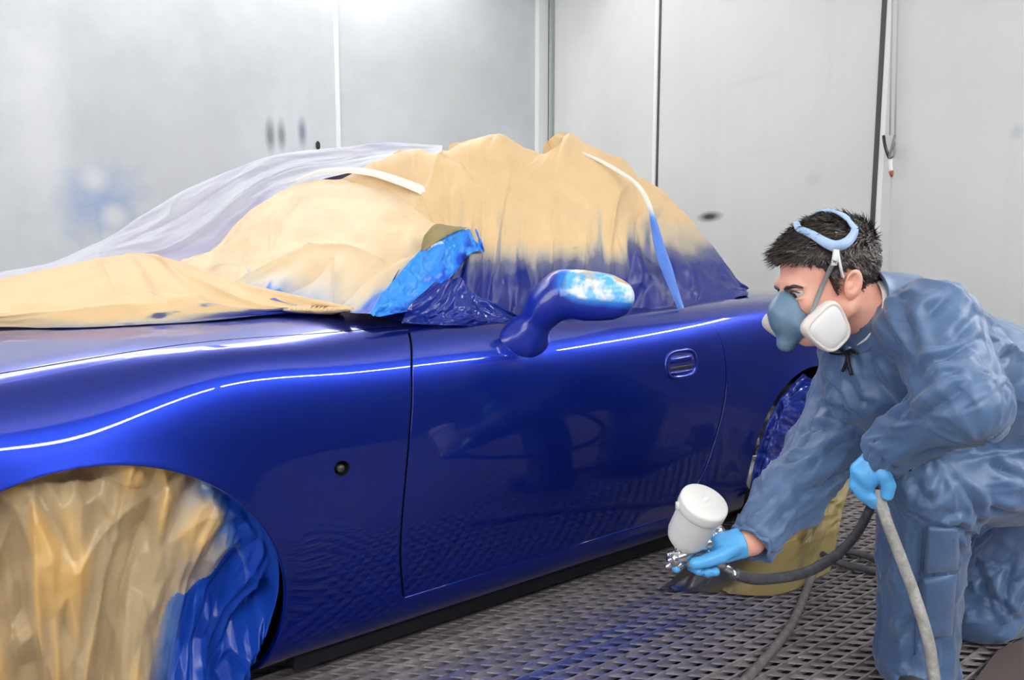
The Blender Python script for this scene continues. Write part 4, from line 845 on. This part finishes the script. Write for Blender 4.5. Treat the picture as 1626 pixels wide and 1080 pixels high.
# eyes and brows
M['eyew'] = mat('eye_white', (.55, .52, .50), .15); M['iris'] = mat('iris', (.05, .03, .02), .1)
for s in (-1, 1):
    c = hl(.080, s*.033, -.0005); e = MB(); th = np.linspace(0, np.pi, 13); e.lathe([(.0118*math.sin(t), -.0118*math.cos(t)) for t in th], c, HF[:, 0], 24, cap=False); eye = e.build('eye', M['eyew'], person)
    g_ = HF @ nrm((.95, s*.05+.0, -.28)); e = MB(); e.lathe([(.0058, .0104), (.0050, .0114), (.003, .0120), (0, .0122)], c, g_, 20, cap=False); e.build('iris', M['iris'], eye)
    bw = MB(); bw.tube(catmull([hl(.099, s*.013, .012), hl(.098, s*.028, .0165), hl(.091, s*.044, .0175), hl(.080, s*.055, .011)], 14), np.interp(np.linspace(0, 1, 14), [0, .3, 1], [.0035, .0052, .002]), 8); bw.build('eyebrow', M['hair'], person)
    bw = MB(); bw.tube(catmull([hl(.0935, s*.020, .001), hl(.0945, s*.033, .0075), hl(.086, s*.048, .0015)], 10), .0014, 6); bw.build('eyelashes', M['hair'], person)
# hair
hx = [-.13, -.09, -.06, -.045, -.035, -.022, -.012, .004, .014, .020, .028, .036, .050, .070, .085, .13]
hz = [-.105, -.105, -.100, -.070, -.01, .020, .032, .026, .005, -.018, .012, .040, .052, .066, .072, .074]
def f_hair(P):
    q = lc(P); d = np.minimum(f_skull(q), ellip(q, (-.014, 0, .042), (.099, .079, .089)))
    th = .0065+.007*sstep(.03, .11, q[:, 2])+.004*np.clip(fbm(q[:, 0]*40+q[:, 1]*60, q[:, 2]*60+q[:, 1]*30, 3, 3), -1, 1)*2
    zb = np.interp(q[:, 0], hx, hz)+.006*fbm(q[:, 0]*90, q[:, 1]*90, 5, 2)
    d = d-th; return smax(d, (zb-q[:, 2])*.8, .006)*HS
V, F = sdf_mesh(f_hair, HC-.17, HC+.17, .0028); V = relax(V, F, 1, .4); nn = vnormals(V, F); q = lc(V)
out = np.linalg.norm(nn, axis=1) > 0; vis = f_skull(q) > .0035
rs = np.random.RandomState(3); idx = rs.choice(np.nonzero(vis)[0], 9000); mb = MB(); BV = []; BF = []
for c_, i in enumerate(idx):
    p = V[i]; n_ = nn[i]; x, y, z = q[i]
    top = float(sstep(.04, .10, np.array(z))); fl = nrm(np.array([.9*top-.35*(1-top)+.5*(x > .05), .25*rs.randn(), -.75*(1-top)+.1])+rs.randn(3)*.16)
    fl = HF @ fl; fl = fl-n_*(fl@n_)*.85+n_*(.22+.30*rs.rand()*(.4+top)); fl = nrm(fl); L_ = (.011+.016*rs.rand())*(.6+.6*top); w_ = .0011
    if x > .065 and z > .05: L_ *= 1.35
    sd = nrm(np.cross(fl, n_)); k_ = len(BV)
    BV += [p-n_*.002-sd*w_, p-n_*.002+sd*w_, p+fl*L_*.6+sd*w_*.7, p+fl*L_*.6-sd*w_*.7, p+fl*L_-n_*.003]; BF += [[k_, k_+1, k_+2, k_+3], [k_+3, k_+2, k_+4]]
mb.add(V, F.tolist()); mb.add(np.array(BV), BF); hair = mb.build('hair', M['hair'], person)

# ---- coverall
pd = {'sl': (SL, EL), 'el': (EL, WL)}
fR = nrm(WR-ER); fL = nrm(WL-EL); neckd = nrm(hl(0, 0, -.05)-NKb)
AH = AL+np.array([-.01, -.01, -.045])
SEG = [  # a, b, ra, rb, blend
 (NKb-neckd*.01, CH, .075, .135, .06), (SL+np.array([0, 0, -.01]), SRr, .082, .078, .07), (CH, WA, .150, .150, .08), (WA, PV, .150, .16, .07), (CH+np.array([0, 0, -.06]), WA+np.array([0, 0, -.03]), .13, .12, .06),
 (SL, EL, .082, .070, .04), (EL, WL, .068, .046, .03), (SRr, ER, .080, .072, .04), (ER, ER*.45+WR*.55, .070, .064, .03), (ER*.45+WR*.55, WR, .064, .043, .03),
 (PV, HLp, .14, .125, .05), (PV, HRp, .14, .12, .05), (HLp, KL, .128, .086, .05), (KL, KL*.5+AL*.5, .086, .080, .03), (KL*.5+AL*.5, AH, .080, .084, .03), (AH, AH+np.array([-.055, -.03, -.005]), .07, .055, .03), (HRp, KR, .12, .092, .05), (KR, AR_, .088, .075, .04)]
floorz = .012
def f_suit0(P):
    d = None
    for i_, (a, b_, ra, rb, k_) in enumerate(SEG):
        c = cone(P, a, b_, ra, rb)
        if i_ == 9: c = smax(c, (P-(WR-fR*.004)) @ fR, .006)
        if i_ == 6: c = smax(c, (P-(WL-fL*.002)) @ fL, .006)
        if i_ == 0: c = smax(c, (P-(NKb+neckd*.02)) @ neckd, .008)
        d = c if d is None else smin(d, c, k_*.6)
    return smax(d, floorz-P[:, 2], .01)
def f_suit(P):
    d = f_suit0(P)
    # hollow cuff and neck openings
    d = smax(d, -cone(P, WR-fR*.03, WR+fR*.05, .033, .036), .004); d = smax(d, -cone(P, WL-fL*.02, WL+fL*.05, .030, .034), .004)
    return d
V, F = sdf_mesh(f_suit, pts.min(0)-.25, pts.max(0)+.25, .0048); V = relax(V, F, 2)
nn = vnormals(V, F)
# folds: rings round the joints, long pulls along the limbs
W_ = []; D_ = []
for si, (a, b_, ra, rb, k_) in enumerate(SEG):
    ab = b_-a; L_ = np.linalg.norm(ab); t_ = ab/L_; s = (V-a) @ t_; rv = V-a-s[:, None]*t_; r_ = np.linalg.norm(rv, axis=1)
    e1 = nrm(np.cross(t_, [.3, .2, .9])); e2 = np.cross(t_, e1); ph = np.arctan2(rv @ e2, rv @ e1); dist = np.abs(cone(V, a, b_, ra, rb))
    cph, sph = np.cos(ph), np.sin(ph); R = max(ra, rb)
    wob = fbm(cph*1.6+si*3, sph*1.6+s*6, si+2, 3)
    n1 = vnoise(s*15+wob*3.5+cph*1.6, sph*1.1+si*7, si+11); n2 = vnoise(s*55+wob*7+sph*2, cph*2.1+si*5, si+31); n3 = vnoise(s*5+wob*2, ph*3.2+si, si+51)
    rg = lambda n_, p_: (1-np.abs(2*n_-1))**p_
    u_ = s/L_; joint = np.clip(1-np.minimum(np.abs(u_), np.abs(1-u_))*L_/.13, 0, 1)
    f_ = .016*rg(n1, 1.5)*(.2+.8*joint)+.013*rg(n3, 1.8)*(1-.5*joint)-.008
    if si < 5: f_ = f_*.75
    W_.append(np.exp(-dist/.012)+1e-6); D_.append(f_)
W_ = np.array(W_); D_ = np.array(D_); dd = (W_*D_).sum(0)/W_.sum(0)
dd += .012*facet(V[:, 0]*7+V[:, 1]*5, V[:, 2]*6, 77)
CREASES = [  # polylines seen on the cloth, depth, half width
 ([(1430, 475), (1445, 520), (1452, 542), (1458, 572)], .013), ([(1510, 467), (1480, 492), (1474, 509)], .012), ([(1549, 498), (1513, 542), (1472, 552)], .013), ([(1552, 539), (1508, 567), (1458, 597)], .016),
 ([(1402, 475), (1408, 514), (1430, 559)], .012), ([(1499, 605), (1527, 585)], .010), ([(1380, 560), (1392, 600), (1430, 640)], .013), ([(1350, 600), (1375, 640), (1420, 665)], .012), ([(1545, 600), (1500, 640), (1440, 668)], .013), ([(1575, 520), (1590, 570), (1590, 620)], .012),
 ([(1270, 781), (1299, 772), (1344, 746), (1364, 730)], .016), ([(1295, 735), (1328, 710), (1367, 697)], .015), ([(1279, 685), (1312, 680), (1360, 660)], .014), ([(1299, 650), (1331, 645), (1375, 655)], .012), ([(1245, 738), (1270, 726), (1297, 722)], .010), ([(1185, 842), (1201, 807), (1235, 783)], .009), ([(1215, 850), (1240, 822), (1250, 800)], .010), ([(1310, 600), (1335, 625), (1350, 650)], .010),
 ([(1560, 722), (1590, 745), (1626, 762)], .013), ([(1502, 754), (1480, 803)], .011), ([(1449, 758), (1466, 785), (1478, 803)], .009), ([(1498, 811), (1518, 835), (1551, 842)], .016), ([(1486, 858), (1510, 868), (1532, 884)], .013), ([(1520, 762), (1548, 800), (1551, 831)], .013), ([(1560, 800), (1590, 812), (1624, 815)], .010),
 ([(1441, 1051), (1447, 986), (1441, 955)], .009), ([(1425, 830), (1432, 900), (1428, 960)], .009), ([(1405, 1030), (1430, 1010), (1445, 985)], .010), ([(1500, 1040), (1495, 1015), (1510, 990)], .008),
 ([(1608, 884), (1595, 940), (1583, 986)], .013), ([(1543, 884), (1565, 930), (1575, 986)], .013), ([(1535, 1020), (1575, 1022), (1612, 1000)], .013), ([(1555, 925), (1590, 960), (1615, 985)], .012), ([(1590, 870), (1560, 900), (1530, 930)], .010)]
def hit0(px, py):
    o = sight(px, py); ln = np.linalg.norm(o); o = o/ln; t = .95*ln
    for _ in range(90):
        v = float(f_suit0((CAM+o*t)[None])[0])
        if v < .001: return CAM+o*t
        t += max(v*.8, .001)
        if t > 3: return None
    return CAM+o*t
for pl, dep in CREASES:
    Q = [hit0(*q) for q in pl]; Q = [q for q in Q if q is not None]
    if len(Q) < 2: continue
    Q = catmull(np.array(Q), 26); near_ = np.nonzero(np.linalg.norm(V-Q.mean(0), axis=1) < .28)[0]
    D2 = np.linalg.norm(V[near_][:, None]-Q[None], axis=2); kk = D2.argmin(1); ds = D2.min(1); e_f = np.sin(np.clip(kk/25*math.pi, .25, math.pi-.25)); w_ = .0065
    side_ = ((V[near_]-Q[kk])*UP).sum(1)
    dd[near_] += dep*e_f*(-1.0*np.exp(-(ds/w_)**1.3)+.75*np.exp(-((ds-.019)/.012)**2)*np.where(side_ > 0, 1.15, .55))
fade = 1-np.exp(-np.minimum(np.linalg.norm(V-WR, axis=1), np.linalg.norm(V-WL, axis=1))/.02)*.7
lowz = sstep(.0, .05, V[:, 2]-floorz)
V = V+nn*(dd*fade*(.3+.7*lowz))[:, None]; V = relax(V, F, 1, .15)
m = M['suit'] = mat('blue_coverall_cloth', (.07, .14, .27), .42, spec=.5); N, L, b = nodes(m)
n1 = tex_noise(m, 6, 5, .6); n2 = tex_noise(m, 900, 2, .5); n3 = tex_noise(m, 40, 3, .7)
c = mixc(m, ramp(m, n1.outputs[0], [(.3, (0, 0, 0)), (.75, (1, 1, 1))]).outputs[0], (.052, .105, .225), (.082, .152, .285)); c = mixc(m, ramp(m, n3.outputs[0], [(.68, (0, 0, 0)), (.80, (.5, .5, .5))]).outputs[0], c, (.15, .24, .42))
L.new(c, b.inputs['Base Color']); b.inputs['Sheen Weight'].default_value = .25; bump(m, n2.outputs[0], .12, .001)
M['suit_in'] = mat('coverall_dark_lining', (.035, .065, .14), .7)
suit = mesh('coverall', V, F, M['suit'], person)
# collar round the neck
def ringpath(c, ax, r0, n=60, sq=1.0, tiltv=None):
    ax = nrm(ax); e1 = nrm(np.cross(ax, [.2, .1, .9])); e2 = np.cross(ax, e1); th = np.linspace(0, 2*np.pi, n, endpoint=False); return c+r0*(np.cos(th)[:, None]*e1+sq*np.sin(th)[:, None]*e2), th
rows = []
for hgt, rad in ((-.035, .118), (-.01, .110), (.015, .102), (.038, .096), (.056, .093), (.061, .095), (.058, .088), (.03, .085), (.0, .088)):
    P, th = ringpath(NKb+neckd*hgt, neckd, rad); rows.append(P+neckd*(.006*np.sin(2*th+1)+.004*np.sin(5*th))[:, None]*1.0+(P-NKb)*(.03*np.sin(3*th+hgt*40))[:, None])
V = np.stack(rows); mesh('collar', V.reshape(-1, 3), gridfaces(9, 60, closev=True), M['suit'], suit)
rows = []
for hgt, rad in ((.0, .080), (.04, .079), (.060, .078), (.059, .074), (.03, .072)):
    P, th = ringpath(NKb+neckd*hgt, neckd, rad); rows.append(P)
V = np.stack(rows); mesh('shirt_collar', V.reshape(-1, 3), gridfaces(5, 60, closev=True), M['trimw'], person, label='white shirt collar')
# surface follower: march a line of sight to a surface
def hit(px, py, f, d0=1.0, d1=2.2, off=.0):
    o = sight(px, py); ln = np.linalg.norm(o); o = o/ln; t = d0*ln
    for _ in range(160):
        v = float(f((CAM+o*t)[None])[0])
        if v < .0004: break
        t += max(v*.6, .0004)
        if t > d1*ln*1.2: break
    return CAM+o*(t-off)
fsuit = lambda P: f_suit(P)-.006
# cuffs
for (W0, fd, nm) in ((WR, fR, 'cuff'), (WL, fL, 'cuff')):
    rows = []
    for hgt, rad in ((-.030, .050), (-.016, .046), (-.004, .045), (.006, .0465), (.009, .044), (.004, .040), (-.02, .038)):
        P, th = ringpath(W0+fd*hgt, fd, rad); rows.append(P+fd*(.003*np.sin(3*th)+.002*np.sin(7*th))[:, None]+(P-W0-fd*hgt)*(.07*np.sin(6*th)+.05*np.sin(11*th+hgt*60))[:, None])
    V = np.stack(rows); mesh(nm, V.reshape(-1, 3), gridfaces(7, 60, closev=True), M['suit'], suit)
# leg seam pocket (lower trouser leg) and seams
def patch(quad, f, name, mt, parent, off=.004, n=16, m_=16, seed=3):
    u_ = np.linspace(0, 1, n); v_ = np.linspace(0, 1, m_); Vp = []
    for a in u_:
        for b_ in v_:
            q = (np.array(quad[0])*(1-a)*(1-b_)+np.array(quad[1])*a*(1-b_)+np.array(quad[2])*a*b_+np.array(quad[3])*(1-a)*b_)
            ed = min(a, 1-a, b_, 1-b_); Vp.append(hit(q[0], q[1], f, 1.0, 2.2, off*(1 if ed > .01 else -.3)+.0025*float(facet(np.array(a*3.), np.array(b_*3.), seed))))
    return mesh(name, np.array(Vp), gridfaces(n, m_), mt, parent)
patch([(1472, 835), (1524, 838), (1524, 905), (1466, 912)], fsuit, 'pocket_flap', M['suit'], suit, .012)
patch([(1464, 918), (1520, 912), (1512, 1010), (1470, 1012)], fsuit, 'leg_pocket', M['suit'], suit, .009, seed=8)
def seam(px, name, r=.0016, f=fsuit, mt='suit_in'):
    P = catmull(np.array([hit(x, y, f, off=.001) for x, y in px]), 40); MB().tube(P, r, 6).build(name, M[mt], suit)
seam([(1466, 840), (1462, 900), (1455, 960), (1452, 1040)], 'leg_seam', .0014)
# drawstring knot under the chin
mb = MB()
for a in ([(1330, 552), (1345, 566), (1338, 590)], [(1352, 560), (1346, 568), (1352, 596)], [(1318, 560), (1335, 562), (1350, 556), (1362, 562)]):
    mb.tube(catmull(np.array([hit(x, y, fsuit, off=.006) for x, y in a]), 16), .0032, 6)
mb.build('drawstring', M['black'], suit)
# gloves
M['glove'] = mat('blue_nitrile_glove', (.10, .42, .82), .35, sub=.05); n = tex_noise(M['glove'], 60, 3, .6); bump(M['glove'], n.outputs[0], .25, .004)
gR = nrm(atD(1181, 862, 1.370)-atD(1150, 870, 1.366)); cR = atD(1178, 862, 1.372); cL = WL+fL*.0
def glove(HP, c0, ax, W0, lab):
    def f(P): 
        d = f_hand(P, HP, .0014); d = smin(d, cone(P, HP[0][0][0], c0+ax*.01, .0275, .0285), .01); return smax(d, (P-c0) @ ax, .002)
    pp = np.array([c[0] for ch in HP[1] for c in ch]+[c[1] for ch in HP[1] for c in ch]+[c0]); V, F = sdf_mesh(f, pp.min(0)-.04, pp.max(0)+.04, .0022); V = relax(V, F, 1, .4)
    nn = vnormals(V, F); V = V+nn*(.0016*facet(V[:, 0]*70+V[:, 1]*50, V[:, 2]*60, 7))[:, None]
    mesh('glove', V, F, M['glove'], person)
glove(RHP, cR, gR, WR, ''); glove(LHP, WL+nrm(atD(1398, 728, 1.335)-atD(1374, 756, 1.335))*.004, nrm(atD(1398, 728, 1.335)-atD(1374, 756, 1.335)), WL, '')
# boots
M['boot'] = mat('work_boot', (.05, .05, .045), .6)
for A_, dr in ((AL, np.array([-.10, -.05, 0])), (AR_, np.array([.12, -.06, 0]))):
    u_ = nrm(dr); base = np.array([A_[0], A_[1], .0])
    def f_boot(P): 
        d = cone(P, base+u_*-.05+[0, 0, .045], base+u_*.14+[0, 0, .034], .046, .036); d = smin(d, cone(P, base+[0, 0, .05], base+[0, 0, .15]-u_*.01, .05, .048), .02); return smax(d, .010-P[:, 2], .006)
    V, F = sdf_mesh(f_boot, base-[.25, .25, .05], base+[.25, .25, .25], .004); mesh('boot', relax(V, F, 2), F, M['boot'], person)

# ---- respirator
M['resp'] = mat('grey_blue_facepiece', (.13, .22, .32), .38); M['filt'] = mat('cream_filter_cover', (.74, .68, .62), .45); M['pad'] = mat('white_filter_pad', (.78, .76, .75), .7)
M['band'] = mat('pale_blue_band', (.36, .50, .74), .5); M['strap'] = mat('grey_strap', (.22, .23, .24), .6)
def f_mask(P):
    q = lc(P); d = ellip(q, (.088, 0, -.050), (.044, .044, .060)); d = smin(d, ellip(q, (.118, 0, -.052), (.022, .026, .038)), .02); d = smin(d, cone(q, (.104, 0, -.005), (.124, 0, -.030), .012, .016), .014)
    for s in (-1, 1): d = smin(d, cone(q, (.090, s*.030, -.068), (.072, s*.066, -.086), .022, .020), .015)
    d = smin(d, cone(q, (.105, 0, -.085), (.118, 0, -.106), .024, .020), .012)
    d = np.maximum(d, -(f_skull(q)-.001)); return d*HS
V, F = sdf_mesh(f_mask, HC-.2, HC+.2, .0026); resp = mesh('respirator', relax(V, F, 1, .4), F, M['resp'], person, label='grey-blue half face respirator')
fc = hl(.064, .088, -.080); fn = nrm(HF @ np.array([-.12, 1, -.15])); fu = HF @ np.array([.55, 0, 1.]); fu = nrm(fu-fn*(fu@fn)); fs = np.cross(fu, fn)
def filt(c, n_, u_, s_):
    shp = []
    for t in np.arange(56)*2*np.pi/56:
        r_ = 1/((abs(math.cos(t))**3.6+abs(math.sin(t))**3.6)**(1/3.6)); x, y = r_*math.cos(t)*.040, r_*math.sin(t)*.045; x *= 1+.20*(y/.045); shp.append((x, y))
    shp = np.array(shp); rows = []
    for k_, h_ in ((.80, -.016), (.97, -.013), (1.03, -.004), (1.03, .004), (.99, .010), (.93, .012), (.86, .009), (.80, .0085)):
        rows.append(c+shp[:, :1]*k_*s_+shp[:, 1:]*k_*u_+n_*h_)
    V = np.stack(rows); o = mesh('filter', V.reshape(-1, 3), gridfaces(8, 56, closev=True), M['filt'], resp)
    rows = [c+shp[:, :1]*k_*s_+shp[:, 1:]*k_*u_+n_*h_ for k_, h_ in ((.87, .008), (.82, .0105), (.6, .0125), (.3, .0135), (.01, .0138))]
    mesh('filter', np.stack(rows).reshape(-1, 3), gridfaces(5, 56, closev=True), M['pad'], resp, label='white filter pad')
filt(fc, fn, fu, fs)
mir = lambda v: HF @ ((HF.T @ v)*[1, -1, 1])
filt(HC+mir(fc-HC), mir(fn), mir(fu), -mir(fs)*-1)
fhair = lambda P: np.minimum(f_hair(P)-.006, f_head(P))
def ribbon(P, N_, w, name, mt, parent, th=.0012):
    n = len(P); T = np.gradient(P, axis=0); T /= np.linalg.norm(T, axis=1, keepdims=True); S_ = np.cross(T, N_); S_ /= np.linalg.norm(S_, axis=1, keepdims=True); w = np.broadcast_to(w, (n,))[:, None]
    V = np.stack([P-S_*w/2-N_*th, P-S_*w/2+N_*th, P+N_*th*1.8, P+S_*w/2+N_*th, P+S_*w/2-N_*th, P-N_*th], 1); return mesh(name, V.reshape(-1, 3), gridfaces(n, 6, closev=True), mt, parent)
def gradn(f, P, e=.003): return np.array([nrm([float(f((p+np.eye(3)[i]*e)[None])[0]-f((p-np.eye(3)[i]*e)[None])[0]) for i in range(3)]) for p in P])
def on_head(px, off=.004, n=30):
    P = catmull(np.array([hit(x, y, fhair, off=off) for x, y in px]), n); N_ = gradn(fhair, P); return P, N_
P, N_ = on_head([(1268, 363), (1290, 373), (1312, 386), (1328, 391), (1344, 385), (1354, 374), (1358, 363)], .006, 40)
# the band carries on over the far side of the crown
q0, q1 = lc(P[:1])[0], lc(P[-1:])[0]; ribbon(P, N_, np.interp(np.linspace(0, 1, 40), [0, .5, 1], [.013, .022, .013]), 'head_band', M['band'], resp, .0016)
loop = []
for t in np.linspace(0, 1, 14)[0:]:
    q = q0*(1-t)+q1*t; q = np.array([q[0], q[1]*(1-2*math.sin(math.pi*t)), q[2]+.02*math.sin(math.pi*t)]); c0 = np.array([-.014, 0, .03]); dr = nrm(q-c0); rr_h = .05
    for _ in range(60):
        if float(fhair((HC+HF @ ((c0+dr*rr_h)*HS))[None])[0]) > .003: break
        rr_h += .002
    loop.append(HC+HF @ ((c0+dr*rr_h)*HS))
P2 = catmull(np.array(loop), 50); ribbon(P2, gradn(fhair, P2), .013, 'head_band', M['band'], resp, .0014)
P, N_ = on_head([(1328, 396), (1326, 410), (1324, 421)], .007, 10); ribbon(P, N_, .011, 'buckle', M['trimw'], resp, .002)
P, N_ = on_head([(1330, 398), (1333, 415), (1336, 430), (1340, 443)], .008, 14); ribbon(P, N_, .0045, 'strap_tail', M['trimw'], resp, .0012)
a_ = hit(1325, 414, fhair, off=.008); b_ = hit(1312, 440, fhair, off=.006); c_ = hit(1300, 468, fhair, off=.005); e_ = fc+fs*.0+fu*.0; e1 = atD(1290, 495, float((fc-CAM)@FW)-.004); e2 = atD(1286, 517, float((fc-CAM)@FW)-.004)
P = catmull(np.array([a_, b_, c_, e1, e2]), 30); ribbon(P, np.broadcast_to(nrm(-FW*.9-RT*.3), P.shape), .0085, 'strap', M['strap'], resp, .0014)
# ============================================================ SPRAY GUN AND AIR HOSES
gun = empty('spray_gun', atD(1100, 880, 1.355), 'chrome gravity spray gun with a white cup, held low in the right glove', 'spray gun')
cb = atD(1091, 858, 1.352); ct = atD(1108, 797, 1.262)          # bottom and top of the cup axis
cb = atD(1088, 856, 1.36); cax = nrm(-RT*-.20+UP*.80-FW*.52); R_ = .0505
mb = MB(); mb.lathe([(.012, -.030), (.016, -.022), (.031, -.006), (.037, .002), (.041, .016), (.042, .090), (.042, .092)], cb, cax, 56); mb.build('paint_cup', M['cup'], gun)
mb = MB(); mb.lathe([(.0422, .084), (.046, .086), (.0475, .090), (.0475, .106), (.0465, .1105), (.043, .1125), (.018, .1130), (0, .1130)], cb, cax, 64, cap=False); lid = mb.build('cup_lid', M['cup'], gun)
nub = cb+cax*.113+nrm(np.cross(cax, RT))*0; mb = MB(); mb.lathe([(.0055, 0), (.0055, .006), (.0035, .0075), (0, .0075)], nub, cax, 20); mb.build('lid_vent', M['cup'], lid)
nub2 = cb+cax*.098-RT*.047; MB().box(nub2, (.008, .008, .016)).build('lid_latch', M['cup'], lid)
# body: horizontal barrel pointing towards the car side, nozzle at the left
bc0 = atD(1128, 868, 1.378); bc1 = atD(1080, 884, 1.352); dn = nrm(bc1-bc0); nz = atD(1072, 886, 1.347)
mb = MB(); mb.lathe([(.010, -.052), (.0125, -.046), (.0125, -.02), (.015, -.016), (.015, .008), (.012, .012), (.012, .020), (.0105, .022)], bc1-dn*.012, dn, 28); mb.build('gun_body', M['steel'], gun)
mb = MB(); mb.tube([cb-cax*.032, bc1-dn*.012], [.009, .010], 18); mb.build('cup_neck', M['steel'], gun)
mb = MB(); mb.lathe([(.013, 0), (.0155, .002), (.0155, .011), (.012, .014), (.007, .015), (.0045, .020), (0, .021)], bc1+dn*.010, dn, 28, cap=False); cap_ = mb.build('air_cap', M['chrome'], gun)
hv = nrm(np.cross(dn, FW*.6+UP*.3)); 
for s in (-1, 1):
    b0 = bc1+dn*.020+hv*s*.010; MB().tube(catmull(np.array([b0, b0+hv*s*.005+dn*.004, b0+hv*s*.006+dn*.013]), 8), [.0055, .0055, .0055, .005, .005, .0045, .004, .0035], 12).build('horn', M['chrome'], cap_)
for s in (-1, 1):
    b0 = bc1-dn*.002+UP*s*.012-FW*.004; MB().lathe([(.0045, 0), (.0075, .003), (.0075, .010), (.004, .012), (0, .0125)], b0, nrm(UP*s*.6-RT*.5), 16).build('knob', M['chrome'], gun)
hd0 = atD(1112, 872, 1.372); hd1 = atD(1152, 900, 1.362)
MB().tube([hd0, hd0*.5+hd1*.5, hd1], [.010, .012, .0105], 16).build('handle', M['steel'], gun)
MB().tube(catmull(np.array([atD(1098, 876, 1.368), atD(1092, 890, 1.366), atD(1096, 902, 1.366)]), 10), .0035, 8).build('trigger', M['chrome'], gun)
kb = atD(1133, 850, 1.385); kd = nrm(atD(1150, 838, 1.395)-kb)
mb = MB(); mb.lathe([(.009, -.016), (.009, 0), (.012, .001), (.012, .007), (.008, .009), (.008, .013), (.013, .015), (.013, .030), (.010, .033), (0, .034)], kb-kd*.008, kd, 18); o = mb.build('fluid_knob', M['chrome'], gun)
MB().lathe([(.010, 0), (.010, .014), (.007, .017), (0, .017)], atD(1122, 862, 1.352), nrm(-FW+UP*.2), 18).build('pressure_knob', M['steel'], gun)
MB().lathe([(.008, -.010), (.0095, -.008), (.0095, .010), (.007, .014), (.007, .024)], hd1, nrm(hd1-hd0), 8).build('hose_fitting', M['steel'], gun)
M['hose'] = mat('dark_air_hose', (.055, .055, .062), .5); M['hose2'] = mat('grey_air_hose', (.26, .255, .235), .6); M['hose3'] = mat('brown_grey_hose', (.13, .115, .105), .6)
for k_ in ('hose', 'hose2', 'hose3'):
    n = tex_noise(M[k_], 35, 4, .7); N, L, b = nodes(M[k_]); c0_ = b.inputs['Base Color'].default_value[:3]; L.new(mixc(M[k_], ramp(M[k_], n.outputs[0], [(.4, (0, 0, 0)), (.75, (1, 1, 1))]).outputs[0], tuple(c0_), tuple(min(1, x*1.9+.02) for x in c0_)), b.inputs['Base Color'])
def hose(name, P, r, m, lab, n=140):
    P = catmull(np.array(P), n); P[:, 2] = np.maximum(P[:, 2], r+.001); MB().tube(P, r, 14).build(name, m, None); o = COL.objects[-1]; 
    o = [x for x in COL.objects if x.name.startswith(name)][-1]; return o
def hose_thing(P, r, m, lab, fit=None):
    P = catmull(np.array(P), 160); P[:, 2] = np.maximum(P[:, 2], r+.001); mb = MB(); mb.tube(P, r, 14); o = mb.build('air_hose', m, None); tagit(o, lab, 'hose', None); return o
hose_thing([hd1+nrm(hd1-hd0)*.020, atD(1168, 912, 1.375), atD(1200, 920, 1.43), atD(1250, 916, 1.50), atD(1290, 905, 1.58), atD(1330, 880, 1.66), atD(1362, 845, 1.72), atD(1385, 800, 1.72), atD(1400, 760, 1.62)], .0115, M['hose'],
           'dark air hose curving from the spray gun up towards the left glove')
hz_ = lambda x, y, r=.012: atZ(x, y, r)
hose_thing([atD(1398, 778, 1.328), atD(1398, 795, 1.325), atD(1408, 828, 1.318), atD(1428, 880, 1.31), atD(1452, 945, 1.30), atD(1472, 1010, 1.29), atD(1481, 1060, 1.285), atD(1484, 1100, 1.28), atD(1484, 1200, 1.27)], .0108, M['hose2'],
           'thick pale grey hose hanging from the left glove past the raised knee')
hose_thing([hz_(1150, 1125), hz_(1182, 1082), hz_(1225, 1035), hz_(1258, 990), hz_(1278, 945), hz_(1288, 918), hz_(1300, 896), hz_(1330, 880)], .0115, M['hose3'],
           'brownish grey hose lying across the floor grating towards the camera')
hose_thing([hz_(1306, 880), hz_(1330, 893), hz_(1365, 902), hz_(1392, 906), hz_(1402, 899), hz_(1385, 887), hz_(1358, 878), hz_(1338, 876), hz_(1332, 884)], .0115, M['hose'],
           'dark hose end bent into a loop on the grating beside the raised leg')
# dark flat board at the right edge, and the hose end behind the leg
bp = [atZ(1545, 1090, .003), atZ(1583, 1040, .003), atZ(1700, 985, .003), atZ(1900, 1090, .003)]
V = np.array(bp+[p+[0, 0, .012] for p in bp]); o = mesh('floor_board', V, [[0, 1, 2, 3], [7, 6, 5, 4], [0, 4, 5, 1], [1, 5, 6, 2], [2, 6, 7, 3], [3, 7, 4, 0]], mat('brown_board', (.10, .07, .065), .6), None, False)
tagit(o, 'flat dark brown board on the grating at the lower right, beside the kneeling leg', 'board')
